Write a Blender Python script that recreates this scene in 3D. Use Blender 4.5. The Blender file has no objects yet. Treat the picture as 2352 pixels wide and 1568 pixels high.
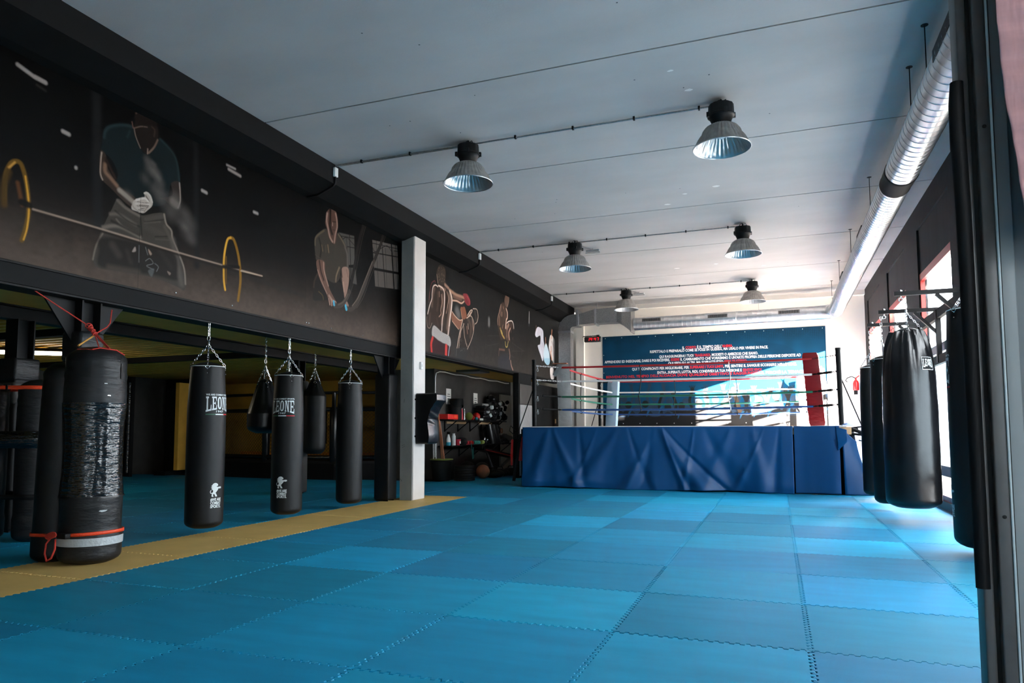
import bpy, math, random
import numpy as np
from math import sin, cos, pi, radians, atan2, sqrt
from mathutils import Vector, Matrix

SC = bpy.context.scene
COL = SC.collection

# ------------------------------------------------------------------ camera
W, H = 2352, 1568
F_PX, CY = 1620.48, 872.6
PITCH, YAW, ROLL = -0.0718408, -0.3585077, -0.0026095
CAM_H = 1.095
def cam_rot():
    cx, sx = cos(PITCH), sin(PITCH); cy, sy = cos(YAW), sin(YAW); cr, sr = cos(ROLL), sin(ROLL)
    B = np.array([[1, 0, 0], [0, 0, -1], [0, 1, 0]], float)
    Rz = np.array([[cy, -sy, 0], [sy, cy, 0], [0, 0, 1]])
    Rx = np.array([[1, 0, 0], [0, cx, -sx], [0, sx, cx]])
    Rr = np.array([[cr, -sr, 0], [sr, cr, 0], [0, 0, 1]])
    return Rr @ Rx @ B @ Rz
M = cam_rot()
cd = bpy.data.cameras.new('camera')
cam = bpy.data.objects.new('camera', cd); COL.objects.link(cam)
cd.sensor_width = 36; cd.sensor_fit = 'HORIZONTAL'
cd.lens = F_PX / W * 36
cd.shift_y = (CY - H / 2) / W
cd.clip_start = 0.05; cd.clip_end = 200
mw = Matrix.Identity(4)
for i in range(3):
    mw[i][0] = M[0][i]; mw[i][1] = -M[1][i]; mw[i][2] = -M[2][i]
mw[0][3], mw[1][3], mw[2][3] = 0, 0, CAM_H
cam.matrix_world = mw
SC.camera = cam

# ------------------------------------------------------------------ world, sun, sky portals, exposure
SC.view_settings.view_transform = 'Standard'
SC.view_settings.look = 'None'
SC.view_settings.gamma = 1
SC.view_settings.use_curve_mapping = False
SC.view_settings.exposure = 2.12
SC.cycles.max_bounces = 10; SC.cycles.diffuse_bounces = 6; SC.cycles.transparent_max_bounces = 16
SC.cycles.sample_clamp_indirect = 14.0
world = bpy.data.worlds.new('daylight'); SC.world = world
world.use_nodes = True
bg = world.node_tree.nodes['Background']
bg.inputs[0].default_value = (0.90, 0.95, 1.0, 1)
bg.inputs[1].default_value = 6.0
sl = bpy.data.lights.new('low_afternoon_sun', 'SUN')
sl.energy = 115.0; sl.angle = radians(0.55); sl.color = (1.0, 0.90, 0.78)
sun = bpy.data.objects.new('low_afternoon_sun', sl); COL.objects.link(sun)
sun.location = (12, 0, 6)
sun.rotation_euler = Vector((-1.0, 0.63, -0.30)).to_track_quat('-Z', 'Y').to_euler()
BAYS = [(16.65, 18.80), (13.50, 15.58), (10.20, 12.37), (7.05, 9.22), (3.90, 6.05), (-3.4, -1.2)]  # last bay is unseen, added to light the foreground frame and curtain
WX = 2.12          # inner face of the right wall
for a, b in BAYS:
    pl = bpy.data.lights.new('sky_portal', 'AREA'); pl.shape = 'RECTANGLE'
    pl.size = 3.4; pl.size_y = b - a; pl.cycles.is_portal = True
    po = bpy.data.objects.new('sky_portal', pl); COL.objects.link(po)
    po.location = (WX + 0.14, (a + b) / 2, 1.7)
    po.rotation_euler = (0, radians(90), 0)

# ------------------------------------------------------------------ helpers
def srgb(*c):
    def f(v):
        v = v / 255.0
        return v / 12.92 if v <= 0.04045 else ((v + 0.055) / 1.055) ** 2.4
    return tuple(f(v) for v in c)
MATS = {}
def mat(name, col, rough=0.6, metal=0.0, spec=0.5, noise=None, bump=None, coat=0, attr=None, emit=None, sheen=0):
    """noise=(scale, amount) mottles the colour, bump=(scale, strength, [stretch xyz])"""
    m = bpy.data.materials.new(name); m.use_nodes = True
    nt = m.node_tree; N = nt.nodes; L = nt.links
    b = N['Principled BSDF']
    b.inputs['Roughness'].default_value = rough; b.inputs['Metallic'].default_value = metal
    b.inputs['Specular IOR Level'].default_value = spec
    b.inputs['Coat Weight'].default_value = coat; b.inputs['Coat Roughness'].default_value = 0.2
    c4 = tuple(col) + (1,)
    b.inputs['Base Color'].default_value = c4
    tc = N.new('ShaderNodeTexCoord')
    src = None
    if attr:
        at = N.new('ShaderNodeAttribute'); at.attribute_name = attr; src = at.outputs['Color']
    if noise:
        nz = N.new('ShaderNodeTexNoise'); nz.inputs['Scale'].default_value = noise[0]; nz.inputs['Detail'].default_value = 4
        mp = N.new('ShaderNodeMapping'); L.new(tc.outputs['Object'], mp.inputs[0]); L.new(mp.outputs[0], nz.inputs['Vector'])
        if len(noise) > 2: mp.inputs['Scale'].default_value = noise[2]
        mr = N.new('ShaderNodeMapRange'); mr.inputs['From Min'].default_value = 0.3; mr.inputs['From Max'].default_value = 0.7
        mr.inputs['To Min'].default_value = 1 - noise[1]; mr.inputs['To Max'].default_value = 1 + noise[1]
        L.new(nz.outputs['Fac'], mr.inputs['Value'])
        mx = N.new('ShaderNodeVectorMath'); mx.operation = 'SCALE'
        if src: L.new(src, mx.inputs[0])
        else: mx.inputs[0].default_value = tuple(col)
        L.new(mr.outputs[0], mx.inputs['Scale']); src = mx.outputs[0]
    if src: L.new(src, b.inputs['Base Color'])
    if bump:
        nb = N.new('ShaderNodeTexNoise'); nb.inputs['Scale'].default_value = bump[0]; nb.inputs['Detail'].default_value = 3
        mp2 = N.new('ShaderNodeMapping'); L.new(tc.outputs['Object'], mp2.inputs[0]); L.new(mp2.outputs[0], nb.inputs['Vector'])
        if len(bump) > 2: mp2.inputs['Scale'].default_value = bump[2]
        bn = N.new('ShaderNodeBump'); bn.inputs['Strength'].default_value = bump[1]; bn.inputs['Distance'].default_value = 0.02
        L.new(nb.outputs['Fac'], bn.inputs['Height']); L.new(bn.outputs[0], b.inputs['Normal'])
    if emit:
        b.inputs['Emission Color'].default_value = tuple(emit[0]) + (1,); b.inputs['Emission Strength'].default_value = emit[1]
    MATS[name] = m
    return m

class MB:
    """mesh builder: collects pieces, links them as ONE object"""
    def __init__(s): s.v = []; s.f = []; s.mi = []; s.cur = 0
    def add(s, vs, fs):
        o = len(s.v); s.v += [tuple(p) for p in vs]; s.f += [tuple(i + o for i in f) for f in fs]; s.mi += [s.cur] * len(fs); return s
    def box(s, x0, x1, y0, y1, z0, z1, bev=0.0):
        if bev <= 0:
            vs = [(x, y, z) for x in (x0, x1) for y in (y0, y1) for z in (z0, z1)]
            return s.add(vs, [(0, 1, 3, 2), (4, 6, 7, 5), (0, 4, 5, 1), (2, 3, 7, 6), (0, 2, 6, 4), (1, 5, 7, 3)])
        c = Vector(((x0 + x1) / 2, (y0 + y1) / 2, (z0 + z1) / 2)); h = Vector(((x1 - x0) / 2, (y1 - y0) / 2, (z1 - z0) / 2))
        h = Vector([abs(q) for q in h]); bev = min(bev, min(h) * 0.95)
        n = 10; vs = []; fs = []                       # rounded outline in xy, stacked rings in z
        def ring(ins, z):
            r = []
            for k, (sx, sy) in enumerate(((1, 1), (-1, 1), (-1, -1), (1, -1))):
                for j in range(4):
                    a = k * pi / 2 + j * pi / 6
                    r.append((c.x + sx * (h.x - bev) + (bev - ins) * cos(a), c.y + sy * (h.y - bev) + (bev - ins) * sin(a), z))
            return r
        zs = [(bev * .99, c.z - h.z), (bev * .3, c.z - h.z + bev * .29), (0, c.z - h.z + bev), (0, c.z + h.z - bev), (bev * .3, c.z + h.z - bev * .29), (bev * .99, c.z + h.z)]
        for i_, z in zs: vs += ring(i_, z)
        for i in range(len(zs) - 1):
            for j in range(16): fs.append((i * 16 + j, i * 16 + (j + 1) % 16, (i + 1) * 16 + (j + 1) % 16, (i + 1) * 16 + j))
        fs.append(tuple(range(15, -1, -1))); fs.append(tuple(range((len(zs) - 1) * 16, len(zs) * 16)))
        return s.add(vs, fs)
    def obox(s, p0, p1, w, h, up=(0, 0, 1)):
        """bar of width w (sideways) and height h from p0 to p1"""
        p0 = Vector(p0); p1 = Vector(p1); d = (p1 - p0).normalized(); u = Vector(up); sd = d.cross(u)
        if sd.length < 1e-4: sd = d.cross(Vector((1, 0, 0)))
        sd.normalize(); u = sd.cross(d).normalized()
        vs = [p + sd * a * w / 2 + u * b * h / 2 for p in (p0, p1) for a, b in ((-1, -1), (1, -1), (1, 1), (-1, 1))]
        return s.add(vs, [(3, 2, 1, 0), (4, 5, 6, 7), (0, 1, 5, 4), (1, 2, 6, 5), (2, 3, 7, 6), (3, 0, 4, 7)])
    def tube(s, pts, r, n=8, closed=False, caps=True):
        pts = [Vector(p) for p in pts]; m = len(pts); rs = r if isinstance(r, (list, tuple)) else [r] * m
        vs = []; pu = None
        for i, p in enumerate(pts):
            if closed: t = pts[(i + 1) % m] - pts[i - 1]
            else: t = pts[min(i + 1, m - 1)] - pts[max(i - 1, 0)]
            t.normalize()
            if pu is None:
                u = t.cross(Vector((0, 0, 1)))
                if u.length < 1e-3: u = t.cross(Vector((1, 0, 0)))
            else:
                u = pu - t * pu.dot(t)
                if u.length < 1e-5: u = t.cross(Vector((0.3, 1, 0.2)))
            u.normalize(); w = t.cross(u); pu = u
            for k in range(n):
                a = 2 * pi * k / n; vs.append(p + (u * cos(a) + w * sin(a)) * rs[i])
        fs = []
        for i in range(m if closed else m - 1):
            for k in range(n):
                fs.append((i * n + k, i * n + (k + 1) % n, ((i + 1) % m) * n + (k + 1) % n, ((i + 1) % m) * n + k))
        if caps and not closed: fs.append(tuple(range(n - 1, -1, -1))); fs.append(tuple(range((m - 1) * n, m * n)))
        return s.add(vs, fs)
    def lathe(s, c, prof, n=32, fn=None, ax='z', caps=True):
        """prof = [(r, h)...] about the axis through c"""
        vs = []; fs = []; c = Vector(c)
        for r, h in prof:
            for k in range(n):
                a = 2 * pi * k / n; rr = fn(r, h, a) if fn else r
                q = (rr * cos(a), rr * sin(a), h)
                if ax == 'x': q = (h, rr * cos(a), rr * sin(a))
                if ax == 'y': q = (rr * sin(a), h, rr * cos(a))
                vs.append((c.x + q[0], c.y + q[1], c.z + q[2]))
        for i in range(len(prof) - 1):
            for k in range(n): fs.append((i * n + k, i * n + (k + 1) % n, (i + 1) * n + (k + 1) % n, (i + 1) * n + k))
        if caps:
            fs.append(tuple(range(n - 1, -1, -1))); fs.append(tuple(range((len(prof) - 1) * n, len(prof) * n)))
        return s.add(vs, fs)
    def prism(s, poly, ax, a0, a1):
        """extrude a 2D outline along axis ax ('x': pts are (y,z); 'y': (x,z); 'z': (x,y))"""
        def p3(p, a): return {'x': (a, p[0], p[1]), 'y': (p[0], a, p[1]), 'z': (p[0], p[1], a)}[ax]
        n = len(poly); vs = [p3(p, a0) for p in poly] + [p3(p, a1) for p in poly]
        fs = [tuple(range(n)), tuple(range(2 * n - 1, n - 1, -1))] + [(i, (i + 1) % n, n + (i + 1) % n, n + i) for i in range(n)]
        return s.add(vs, fs)
    def grid(s, nu, nv, fn, closed_u=False):
        vs = [fn(i / nu, j / nv) for j in range(nv + 1) for i in range(nu + (0 if closed_u else 1))]
        w = nu if closed_u else nu + 1
        fs = [(j * w + i, j * w + (i + 1) % w, (j + 1) * w + (i + 1) % w, (j + 1) * w + i) for j in range(nv) for i in range(nu)]
        return s.add(vs, fs)
    def ball(s, c, r, n=16, sq=(1, 1, 1)):
        prof = [(max(r * sin(pi * k / 10), 1e-4), -r * cos(pi * k / 10)) for k in range(11)]
        o = len(s.v); s.lathe((0, 0, 0), prof, n)
        for i in range(o, len(s.v)): x, y, z = s.v[i]; s.v[i] = (c[0] + x * sq[0], c[1] + y * sq[1], c[2] + z * sq[2])
        return s
    def build(s, name, m, parent=None, smooth=False, kind=None, solid=None, bev=None):
        me = bpy.data.meshes.new(name); me.from_pydata(s.v, [], s.f)
        ms = m if isinstance(m, (list, tuple)) else [m]
        for q in ms: me.materials.append(MATS[q] if isinstance(q, str) else q)
        if len(ms) > 1: me.polygons.foreach_set('material_index', s.mi)
        me.validate(); me.update()
        if smooth:
            me.polygons.foreach_set('use_smooth', [True] * len(me.polygons))
            try: me.set_sharp_from_angle(angle=radians(48))
            except Exception: pass
        o = bpy.data.objects.new(name, me); COL.objects.link(o)
        if parent: o.parent = parent; o.matrix_parent_inverse = Matrix.Translation(-parent_loc(parent))
        if kind: o['kind'] = kind
        if solid:
            md = o.modifiers.new('thickness', 'SOLIDIFY'); md.thickness = solid; md.offset = 0
        if bev:
            md = o.modifiers.new('edges', 'BEVEL'); md.width = bev; md.segments = 2; md.limit_method = 'ANGLE'
        return o
def parent_loc(p):
    return Vector(p.location) if p.type == 'EMPTY' else Vector((0, 0, 0))
def tag(o, label, cat, group=None):
    o['label'] = label; o['category'] = cat
    if group: o['group'] = group
    return o
def thing(name, label, cat, loc=(0, 0, 0), group=None):
    o = bpy.data.objects.new(name, None); COL.objects.link(o); o.location = loc; o.empty_display_size = 0.1
    return tag(o, label, cat, group)
def structure(name, mb, m, **k): return mb.build(name, m, kind='structure', **k)

def text_mesh(txt, size=1.0, bold=0.02, align='LEFT', spacing=1.0, wide=1.0):
    """vertices/faces of flat lettering in the xy plane, plus its width"""
    cu = bpy.data.curves.new('lettering', 'FONT'); cu.body = txt; cu.size = size; cu.align_x = align
    cu.offset = bold * size; cu.space_character = spacing; cu.resolution_u = 2
    o = bpy.data.objects.new('lettering', cu); COL.objects.link(o)
    dg = bpy.context.evaluated_depsgraph_get()
    me = bpy.data.meshes.new_from_object(o.evaluated_get(dg))
    vs = [(v.co.x * wide, v.co.y) for v in me.vertices]; fs = [tuple(p.vertices) for p in me.polygons]
    bpy.data.objects.remove(o); bpy.data.curves.remove(cu); bpy.data.meshes.remove(me)
    xs = [v[0] for v in vs] or [0]
    return vs, fs, (min(xs), max(xs))

# ------------------------------------------------------------------ materials
mat('concrete_base', (0.02, 0.03, 0.035), 0.9)
mat('mat_blue', (0.02, 0.3, 0.5), 0.55, attr='tint', noise=(3.2, 0.10, (0.6, 2.2, 1)), bump=(420, 0.16), spec=0.3)
mat('mat_yellow', (0.60, 0.40, 0.13), 0.55, noise=(3, 0.08), bump=(420, 0.15), spec=0.4)
mat('ceiling_paint', (0.44, 0.43, 0.42), 0.8, noise=(0.7, 0.07, (1, 2.5, 1)), bump=(60, 0.05))
mat('seam_dark', (0.05, 0.06, 0.065), 0.9)
mat('plaster_patch', (0.72, 0.72, 0.70), 0.8)
mat('white_wall', (0.78, 0.74, 0.68), 0.75, noise=(1.2, 0.04), bump=(40, 0.04))
mat('black_paint', (0.004, 0.0042, 0.0045), 0.7, noise=(5, 0.15), spec=0.18)
mat('black_steel', (0.004, 0.0042, 0.0048), 0.55, noise=(8, 0.2), bump=(30, 0.03), spec=0.2)
mat('grey_panel', (0.028, 0.026, 0.025), 0.8, noise=(4, 0.2, (1, 1, 0.15)), spec=.2)
mat('charcoal_wall', (0.048, 0.044, 0.040), 0.6, noise=(6, 0.12), spec=.3)
mat('right_wall_dark', (0.014, 0.013, 0.013), 0.7, noise=(9, 0.25), spec=.2)
mat('red_frame', (0.42, 0.030, 0.022), 0.45)
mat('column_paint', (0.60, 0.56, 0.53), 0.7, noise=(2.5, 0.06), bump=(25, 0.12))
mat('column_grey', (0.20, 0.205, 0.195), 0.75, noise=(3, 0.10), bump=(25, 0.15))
mat('leather_black', (0.005, 0.005, 0.0055), 0.45, noise=(6, 0.25), bump=(220, 0.10), spec=0.28)
mat('leather_shiny', (0.004, 0.004, 0.005), 0.30, noise=(6, 0.25), bump=(14, 0.10), spec=0.45)
mat('leather_worn', (0.008, 0.008, 0.009), 0.45, noise=(5, 0.3), bump=(9, 0.35, (1, 1, 3)), spec=0.35)
mat('plastic_wrap', (0.005, 0.005, 0.006), 0.16, bump=(7, 1.0, (0.9, 0.9, 4.5)), spec=1.0)
mat('duct_tape', (0.40, 0.43, 0.45), 0.4, bump=(30, 0.3))
mat('grey_pad', (0.045, 0.041, 0.038), 0.5, noise=(5, 0.15), bump=(12, 0.15), spec=.3)
mat('light_grey_pad', (0.22, 0.22, 0.22), 0.45, noise=(5, 0.1), bump=(9, 0.5))
mat('red_pad', (0.24, 0.006, 0.010), 0.30, bump=(8, 0.7, (1, 1, 2.5)))
mat('pale_blue_pad', (0.36, 0.52, 0.66), 0.42, bump=(9, 0.15))
mat('lavender_pad', (0.50, 0.46, 0.52), 0.45, bump=(9, 0.2))
mat('chrome', (0.62, 0.63, 0.64), 0.22, metal=1)
mat('galvanised', (0.62, 0.64, 0.66), 0.30, metal=1, noise=(9, 0.10))
mat('galvanised_dull', (0.42, 0.42, 0.42), 0.45, metal=1, noise=(40, 0.18))
mat('white_piping', (0.7, 0.7, 0.68), 0.5)
mat('print_white', (0.62, 0.66, 0.66), 0.5)
mat('print_green', (0.02, 0.10, 0.05), 0.5)
mat('print_red', (0.50, 0.01, 0.02), 0.5)
mat('orange_strap', (0.75, 0.055, 0.012), 0.5, bump=(60, 0.3))
mat('red_rope', (0.55, 0.035, 0.02), 0.7, bump=(300, 0.5))
mat('gold_strap', (0.6, 0.30, 0.06), 0.5)
mat('rope_red', (0.40, 0.008, 0.010), 0.35)
mat('rope_white', (0.70, 0.70, 0.68), 0.38)
mat('rope_green', (0.005, 0.13, 0.075), 0.35)
mat('rope_blue', (0.008, 0.055, 0.20), 0.35)
mat('canvas_white', (0.78, 0.74, 0.74), 0.6, noise=(1.5, 0.05))
mat('skirt_blue', (0.001, 0.058, 0.18), 0.42, noise=(1.2, 0.10), bump=(5, 0.10), spec=0.35)
mat('poster', (0, 0, 0), 0.5, attr='print', bump=(4, 0.02), spec=.2)
mat('mural', (0, 0, 0), 0.38, attr='print', bump=(3.2, 0.08), spec=0.08)
mat('text_red', (0.62, 0.010, 0.020), 0.5)
mat('text_white', (0.80, 0.82, 0.83), 0.5)
mat('led_red', (0.3, 0, 0), 0.5, emit=((1.0, 0.01, 0.02), 0.5))
mat('clock_case', (0.02, 0.02, 0.02), 0.3)
mat('reflector_dirty', (0.33, 0.31, 0.29), 0.5, noise=(14, 0.2), metal=0.3)
mat('reflector_inside', (0.50, 0.53, 0.54), 0.28, metal=0.8)
mat('ballast_black', (0.004, 0.004, 0.0045), 0.5, spec=.25)
mat('yellow_ceiling', (0.62, 0.37, 0.06), 0.6, noise=(3, 0.1), bump=(3, 0.2))
mat('yellow_wall', (0.70, 0.38, 0.05), 0.7, noise=(3, 0.1))
mat('cage_orange', (0.75, 0.25, 0.02), 0.6)
mat('tube_light', (0.9, 0.9, 0.9), 0.5, emit=((1.0, 0.88, 0.68), 6.0))
mat('wood_stick', (0.40, 0.14, 0.06), 0.5, noise=(20, 0.15, (1, 1, 0.1)))
mat('pale_wood', (0.62, 0.38, 0.20), 0.6)
mat('plastic_red', (0.62, 0.018, 0.015), 0.4)
mat('plastic_pink', (0.60, 0.03, 0.06), 0.4)
mat('plastic_green', (0.22, 0.26, 0.05), 0.6)
mat('plastic_teal', (0.04, 0.32, 0.30), 0.5)
mat('plastic_blue', (0.03, 0.30, 0.42), 0.4)
mat('plastic_lime', (0.45, 0.55, 0.12), 0.5)
mat('plastic_white', (0.70, 0.70, 0.68), 0.45)
mat('paper', (0.72, 0.70, 0.66), 0.8)
mat('ink', (0.03, 0.03, 0.03), 0.8)
mat('door_white', (0.66, 0.62, 0.55), 0.5)
mat('rubber', (0.009, 0.0095, 0.010), 0.65, bump=(40, 0.1), spec=.25)
mat('extinguisher_red', (0.60, 0.01, 0.01), 0.3)
mat('sign_red', (0.35, 0.01, 0.015), 0.5)
mat('cloth_green', (0.10, 0.45, 0.20), 0.8, bump=(20, 0.5))
mat('cloth_white', (0.75, 0.75, 0.72), 0.8, bump=(20, 0.5))
mat('pink_curtain', (0.56, 0.30, 0.30), 0.85, noise=(7, 0.12, (1, 1, 5)), bump=(26, 0.6, (1, 1, 0.2)))
mat('frame_dark', (0.020, 0.019, 0.019), 0.45, noise=(30, 0.1), spec=.3)
mat('frame_bead', (0.62, 0.68, 0.68), 0.4)
mat('door_profile', (0.085, 0.078, 0.074), 0.4, noise=(30, 0.1))
mat('glass_reflection', (0.20, 0.22, 0.225), 0.12, spec=.8)  # opaque grey stands in for the room reflected in the door pane
mat('frame_grey', (0.28, 0.30, 0.30), 0.45)
mat('gasket', (0.004, 0.004, 0.004), 0.7)
mat('handle_black', (0.003, 0.003, 0.0035), 0.6, spec=.2)
mat('pavement', (0.20, 0.19, 0.18), 0.9, noise=(2, 0.1))
mat('facade', (0.55, 0.50, 0.45), 0.9)
mat('tan_wall', (0.30, 0.26, 0.21), 0.6)

def glass_mat(name, tint, mixfac):
    m = bpy.data.materials.new(name); m.use_nodes = True; nt = m.node_tree; N = nt.nodes; L = nt.links
    N.remove(N['Principled BSDF']); out = N['Material Output']
    t = N.new('ShaderNodeBsdfTransparent'); t.inputs[0].default_value = tint + (1,)
    g = N.new('ShaderNodeBsdfGlossy'); g.inputs['Roughness'].default_value = 0.02
    fr = N.new('ShaderNodeFresnel'); fr.inputs[0].default_value = 1.45
    mx = N.new('ShaderNodeMixShader'); mm = N.new('ShaderNodeMath'); mm.operation = 'MULTIPLY'; mm.inputs[1].default_value = mixfac
    gm = N.new('ShaderNodeNewGeometry'); io = N.new('ShaderNodeMapRange'); io.inputs['To Min'].default_value = 1.45; io.inputs['To Max'].default_value = 1 / 1.45
    L.new(gm.outputs['Backfacing'], io.inputs['Value']); L.new(io.outputs[0], fr.inputs[0]); L.new(fr.outputs[0], mm.inputs[0]); L.new(mm.outputs[0], mx.inputs[0]); L.new(t.outputs[0], mx.inputs[1]); L.new(g.outputs[0], mx.inputs[2])
    L.new(mx.outputs[0], out.inputs['Surface']); MATS[name] = m
glass_mat('clear_glass', (0.94, 0.96, 0.96), 1.0)
glass_mat('door_glass', (0.88, 0.90, 0.90), 1.0)
def film_mat():
    m = bpy.data.materials.new('milky_film'); m.use_nodes = True; nt = m.node_tree; N = nt.nodes; L = nt.links
    N.remove(N['Principled BSDF']); out = N['Material Output']
    tl = N.new('ShaderNodeBsdfTranslucent'); tl.inputs[0].default_value = (0.62, 0.72, 0.78, 1)
    tr = N.new('ShaderNodeBsdfTransparent'); tr.inputs[0].default_value = (0.75, 0.85, 0.9, 1)
    mx = N.new('ShaderNodeMixShader'); mx.inputs[0].default_value = 0.12
    nz = N.new('ShaderNodeTexNoise'); nz.inputs['Scale'].default_value = 5
    mp = N.new('ShaderNodeMapping'); mp.inputs['Scale'].default_value = (1, 4, 0.6)
    tc = N.new('ShaderNodeTexCoord'); L.new(tc.outputs['Object'], mp.inputs[0]); L.new(mp.outputs[0], nz.inputs['Vector'])
    bn = N.new('ShaderNodeBump'); bn.inputs['Strength'].default_value = 0.5; L.new(nz.outputs['Fac'], bn.inputs['Height']); L.new(bn.outputs[0], tl.inputs['Normal'])
    L.new(tl.outputs[0], mx.inputs[1]); L.new(tr.outputs[0], mx.inputs[2]); L.new(mx.outputs[0], out.inputs['Surface'])
    MATS['milky_film'] = m
film_mat()

# ================================================================== STRUCTURE
rnd = random.Random(7)
YF = 19.36; ZC = 4.56; XM = -5.75; ZM = 2.50; YB = -4.2; XL = -15.6; XG = -4.875
structure('floor', MB().box(XL - 1, WX + .4, YB, YF + .2, -0.25, -0.022), 'concrete_base')

# interlocking foam mats: outlines with square teeth shared by neighbours
def tooth_line(p, q, amp=0.011, per=0.0526):
    """points along a shared seam from p to q (axis aligned), always generated in the same direction"""
    L = max(abs(q[0] - p[0]), abs(q[1] - p[1])); n = int(round(L / per)); dx, dy = (q[0] - p[0]) / L, (q[1] - p[1]) / L
    pts = [p]
    for k in range(n):
        s0 = (k + 0.14) * L / n; s1 = (k + 0.26) * L / n; s2 = (k + 0.62) * L / n; s3 = (k + 0.74) * L / n
        for s_, o_ in ((s0, -amp), (s1, amp), (s2, amp), (s3, -amp)):
            pts.append((p[0] + dx * s_ - dy * o_, p[1] + dy * s_ + dx * o_))
    pts.append(q); return pts
def mat_cell(x0, y0, x1, y1, shrink=0.0026):
    b = tooth_line((x0, y0), (x1, y0)); r = tooth_line((x1, y0), (x1, y1)); t = tooth_line((x0, y1), (x1, y1)); l = tooth_line((x0, y0), (x0, y1))
    loop = b[:-1] + r[:-1] + t[::-1][:-1] + l[::-1][:-1]
    cx, cy = (x0 + x1) / 2, (y0 + y1) / 2
    k = 1 - shrink * 2 / max(x1 - x0, y1 - y0)
    return [(cx + (x - cx) * k, cy + (y - cy) * k) for x, y in loop], (cx, cy)
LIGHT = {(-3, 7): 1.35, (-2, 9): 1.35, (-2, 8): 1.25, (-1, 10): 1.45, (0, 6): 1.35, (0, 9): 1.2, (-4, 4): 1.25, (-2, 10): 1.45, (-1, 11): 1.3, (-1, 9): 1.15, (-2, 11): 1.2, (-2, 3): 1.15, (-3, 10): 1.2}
def mats(name, cells, m, label=None, cat=None, kind=None):
    mb = MB(); cols = []; nf = 0
    for (x0, y0, x1, y1) in cells:
        loop, c = mat_cell(x0, y0, x1, y1); n = len(loop)
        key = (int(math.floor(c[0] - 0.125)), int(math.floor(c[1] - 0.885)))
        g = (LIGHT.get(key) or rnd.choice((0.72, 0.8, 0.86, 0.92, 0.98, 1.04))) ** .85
        hue = rnd.uniform(-0.015, 0.02)
        dz = [rnd.uniform(-0.0012, 0.0012) for _ in range(3)]
        def z(x, y): return dz[0] + dz[1] * (x - c[0]) * 1.2 + dz[2] * (y - c[1]) * 1.2
        top = [(x, y, z(x, y)) for x, y in [(c[0] + (a - c[0]) * .992, c[1] + (b - c[1]) * .992) for a, b in loop]]
        edge = [(x, y, -0.004) for x, y in loop]; low = [(x, y, -0.02) for x, y in loop]
        fs = [tuple(range(n))]
        fs += [(n + i, n + (i + 1) % n, (i + 1) % n, i) for i in range(n)]
        fs += [(2 * n + i, 2 * n + (i + 1) % n, n + (i + 1) % n, n + i) for i in range(n)]
        mb.add(top + edge + low, fs)
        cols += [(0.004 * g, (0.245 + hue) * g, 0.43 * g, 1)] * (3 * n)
    o = mb.build(name, m)
    at = o.data.color_attributes.new('tint', 'FLOAT_COLOR', 'POINT')
    at.data.foreach_set('color', np.array(cols, dtype=np.float32).ravel())
    if kind: o['kind'] = kind
    if label: tag(o, label, cat)
    return o
xs = [XG + k for k in range(8)]; ys = [0.885 + k for k in range(-5, 19)]
cells = []
for j in range(len(ys) - 1):
    for i in range(-11, 7):
        x0 = XG + i
        if i == -1 and ys[j] < 10.8: continue
        x1 = min(x0 + 1, WX - 0.02)
        if x1 - x0 < 0.3 or (i >= 0 and ys[j] > 13.8 and x0 < 0.9 and ys[j] < 17.8) or (i < -2 and ys[j] > 13.6) : continue
        if i < -4 and ys[j] < 2: continue
        cells.append((x0, ys[j], x1, ys[j] + 1))
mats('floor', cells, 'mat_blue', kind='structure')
ycells = [(XG - 1, ys[j], XG, ys[j] + 1) for j in range(len(ys) - 1) if ys[j] < 10.8]
mats('yellow_mat_strip', ycells, 'mat_yellow', 'mustard yellow foam mat strip crossing the blue mats beneath the black beam', 'mat strip')

# ceiling with panel joints as real grooves
cb = MB(); joints = [YB, -1.05, 1.38, 3.82, 6.25, 8.63, 11.02, 13.44, 15.86, 18.28, YF + .3]
for a, b in zip(joints[:-1], joints[1:]):
    cb.box(-5.3, WX + .4, a + .011, b - .011, ZC, ZC + .2)
structure('ceiling', cb, 'ceiling_paint')
sb = MB()
for j in joints[1:-1]: sb.box(-5.3, WX + .4, j - .02, j + .02, ZC + .012, ZC + .1)
structure('trim_1', sb, 'seam_dark')
pb = MB(); prnd = random.Random(3)
for k in range(46):      # filler spots and pock marks on the ceiling
    x = prnd.uniform(-4.6, 1.9); y = prnd.uniform(3, 16)
    if min(abs(y - j) for j in joints) < .2: continue
    r = prnd.uniform(.02, .06); n = 9
    pb.cur = 0 if (x > -2 and k % 2) else 1
    if pb.cur: r = .011
    pts = [(x + r * (1.6 if pb.cur == 0 else 1) * cos(a) * prnd.uniform(.6, 1), y + r * sin(a) * prnd.uniform(.5, 1), ZC - .0015) for a in [2 * pi * q / n for q in range(n)]]
    pb.add(pts, [tuple(range(n - 1, -1, -1))])
structure('trim_2', pb, ['plaster_patch', 'seam_dark'])

# far wall, its head beam, small pilaster left
fw = MB().box(XL, WX + .4, YF, YF + .2, -.2, ZC + .2)
structure('wall_far', fw, 'white_wall')
structure('trim_3', MB().box(-5.3, WX, YF - .16, YF, 4.44, ZC).box(-5.27, -5.04, YF - .14, YF, 0, 4.44), 'white_wall')

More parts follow.
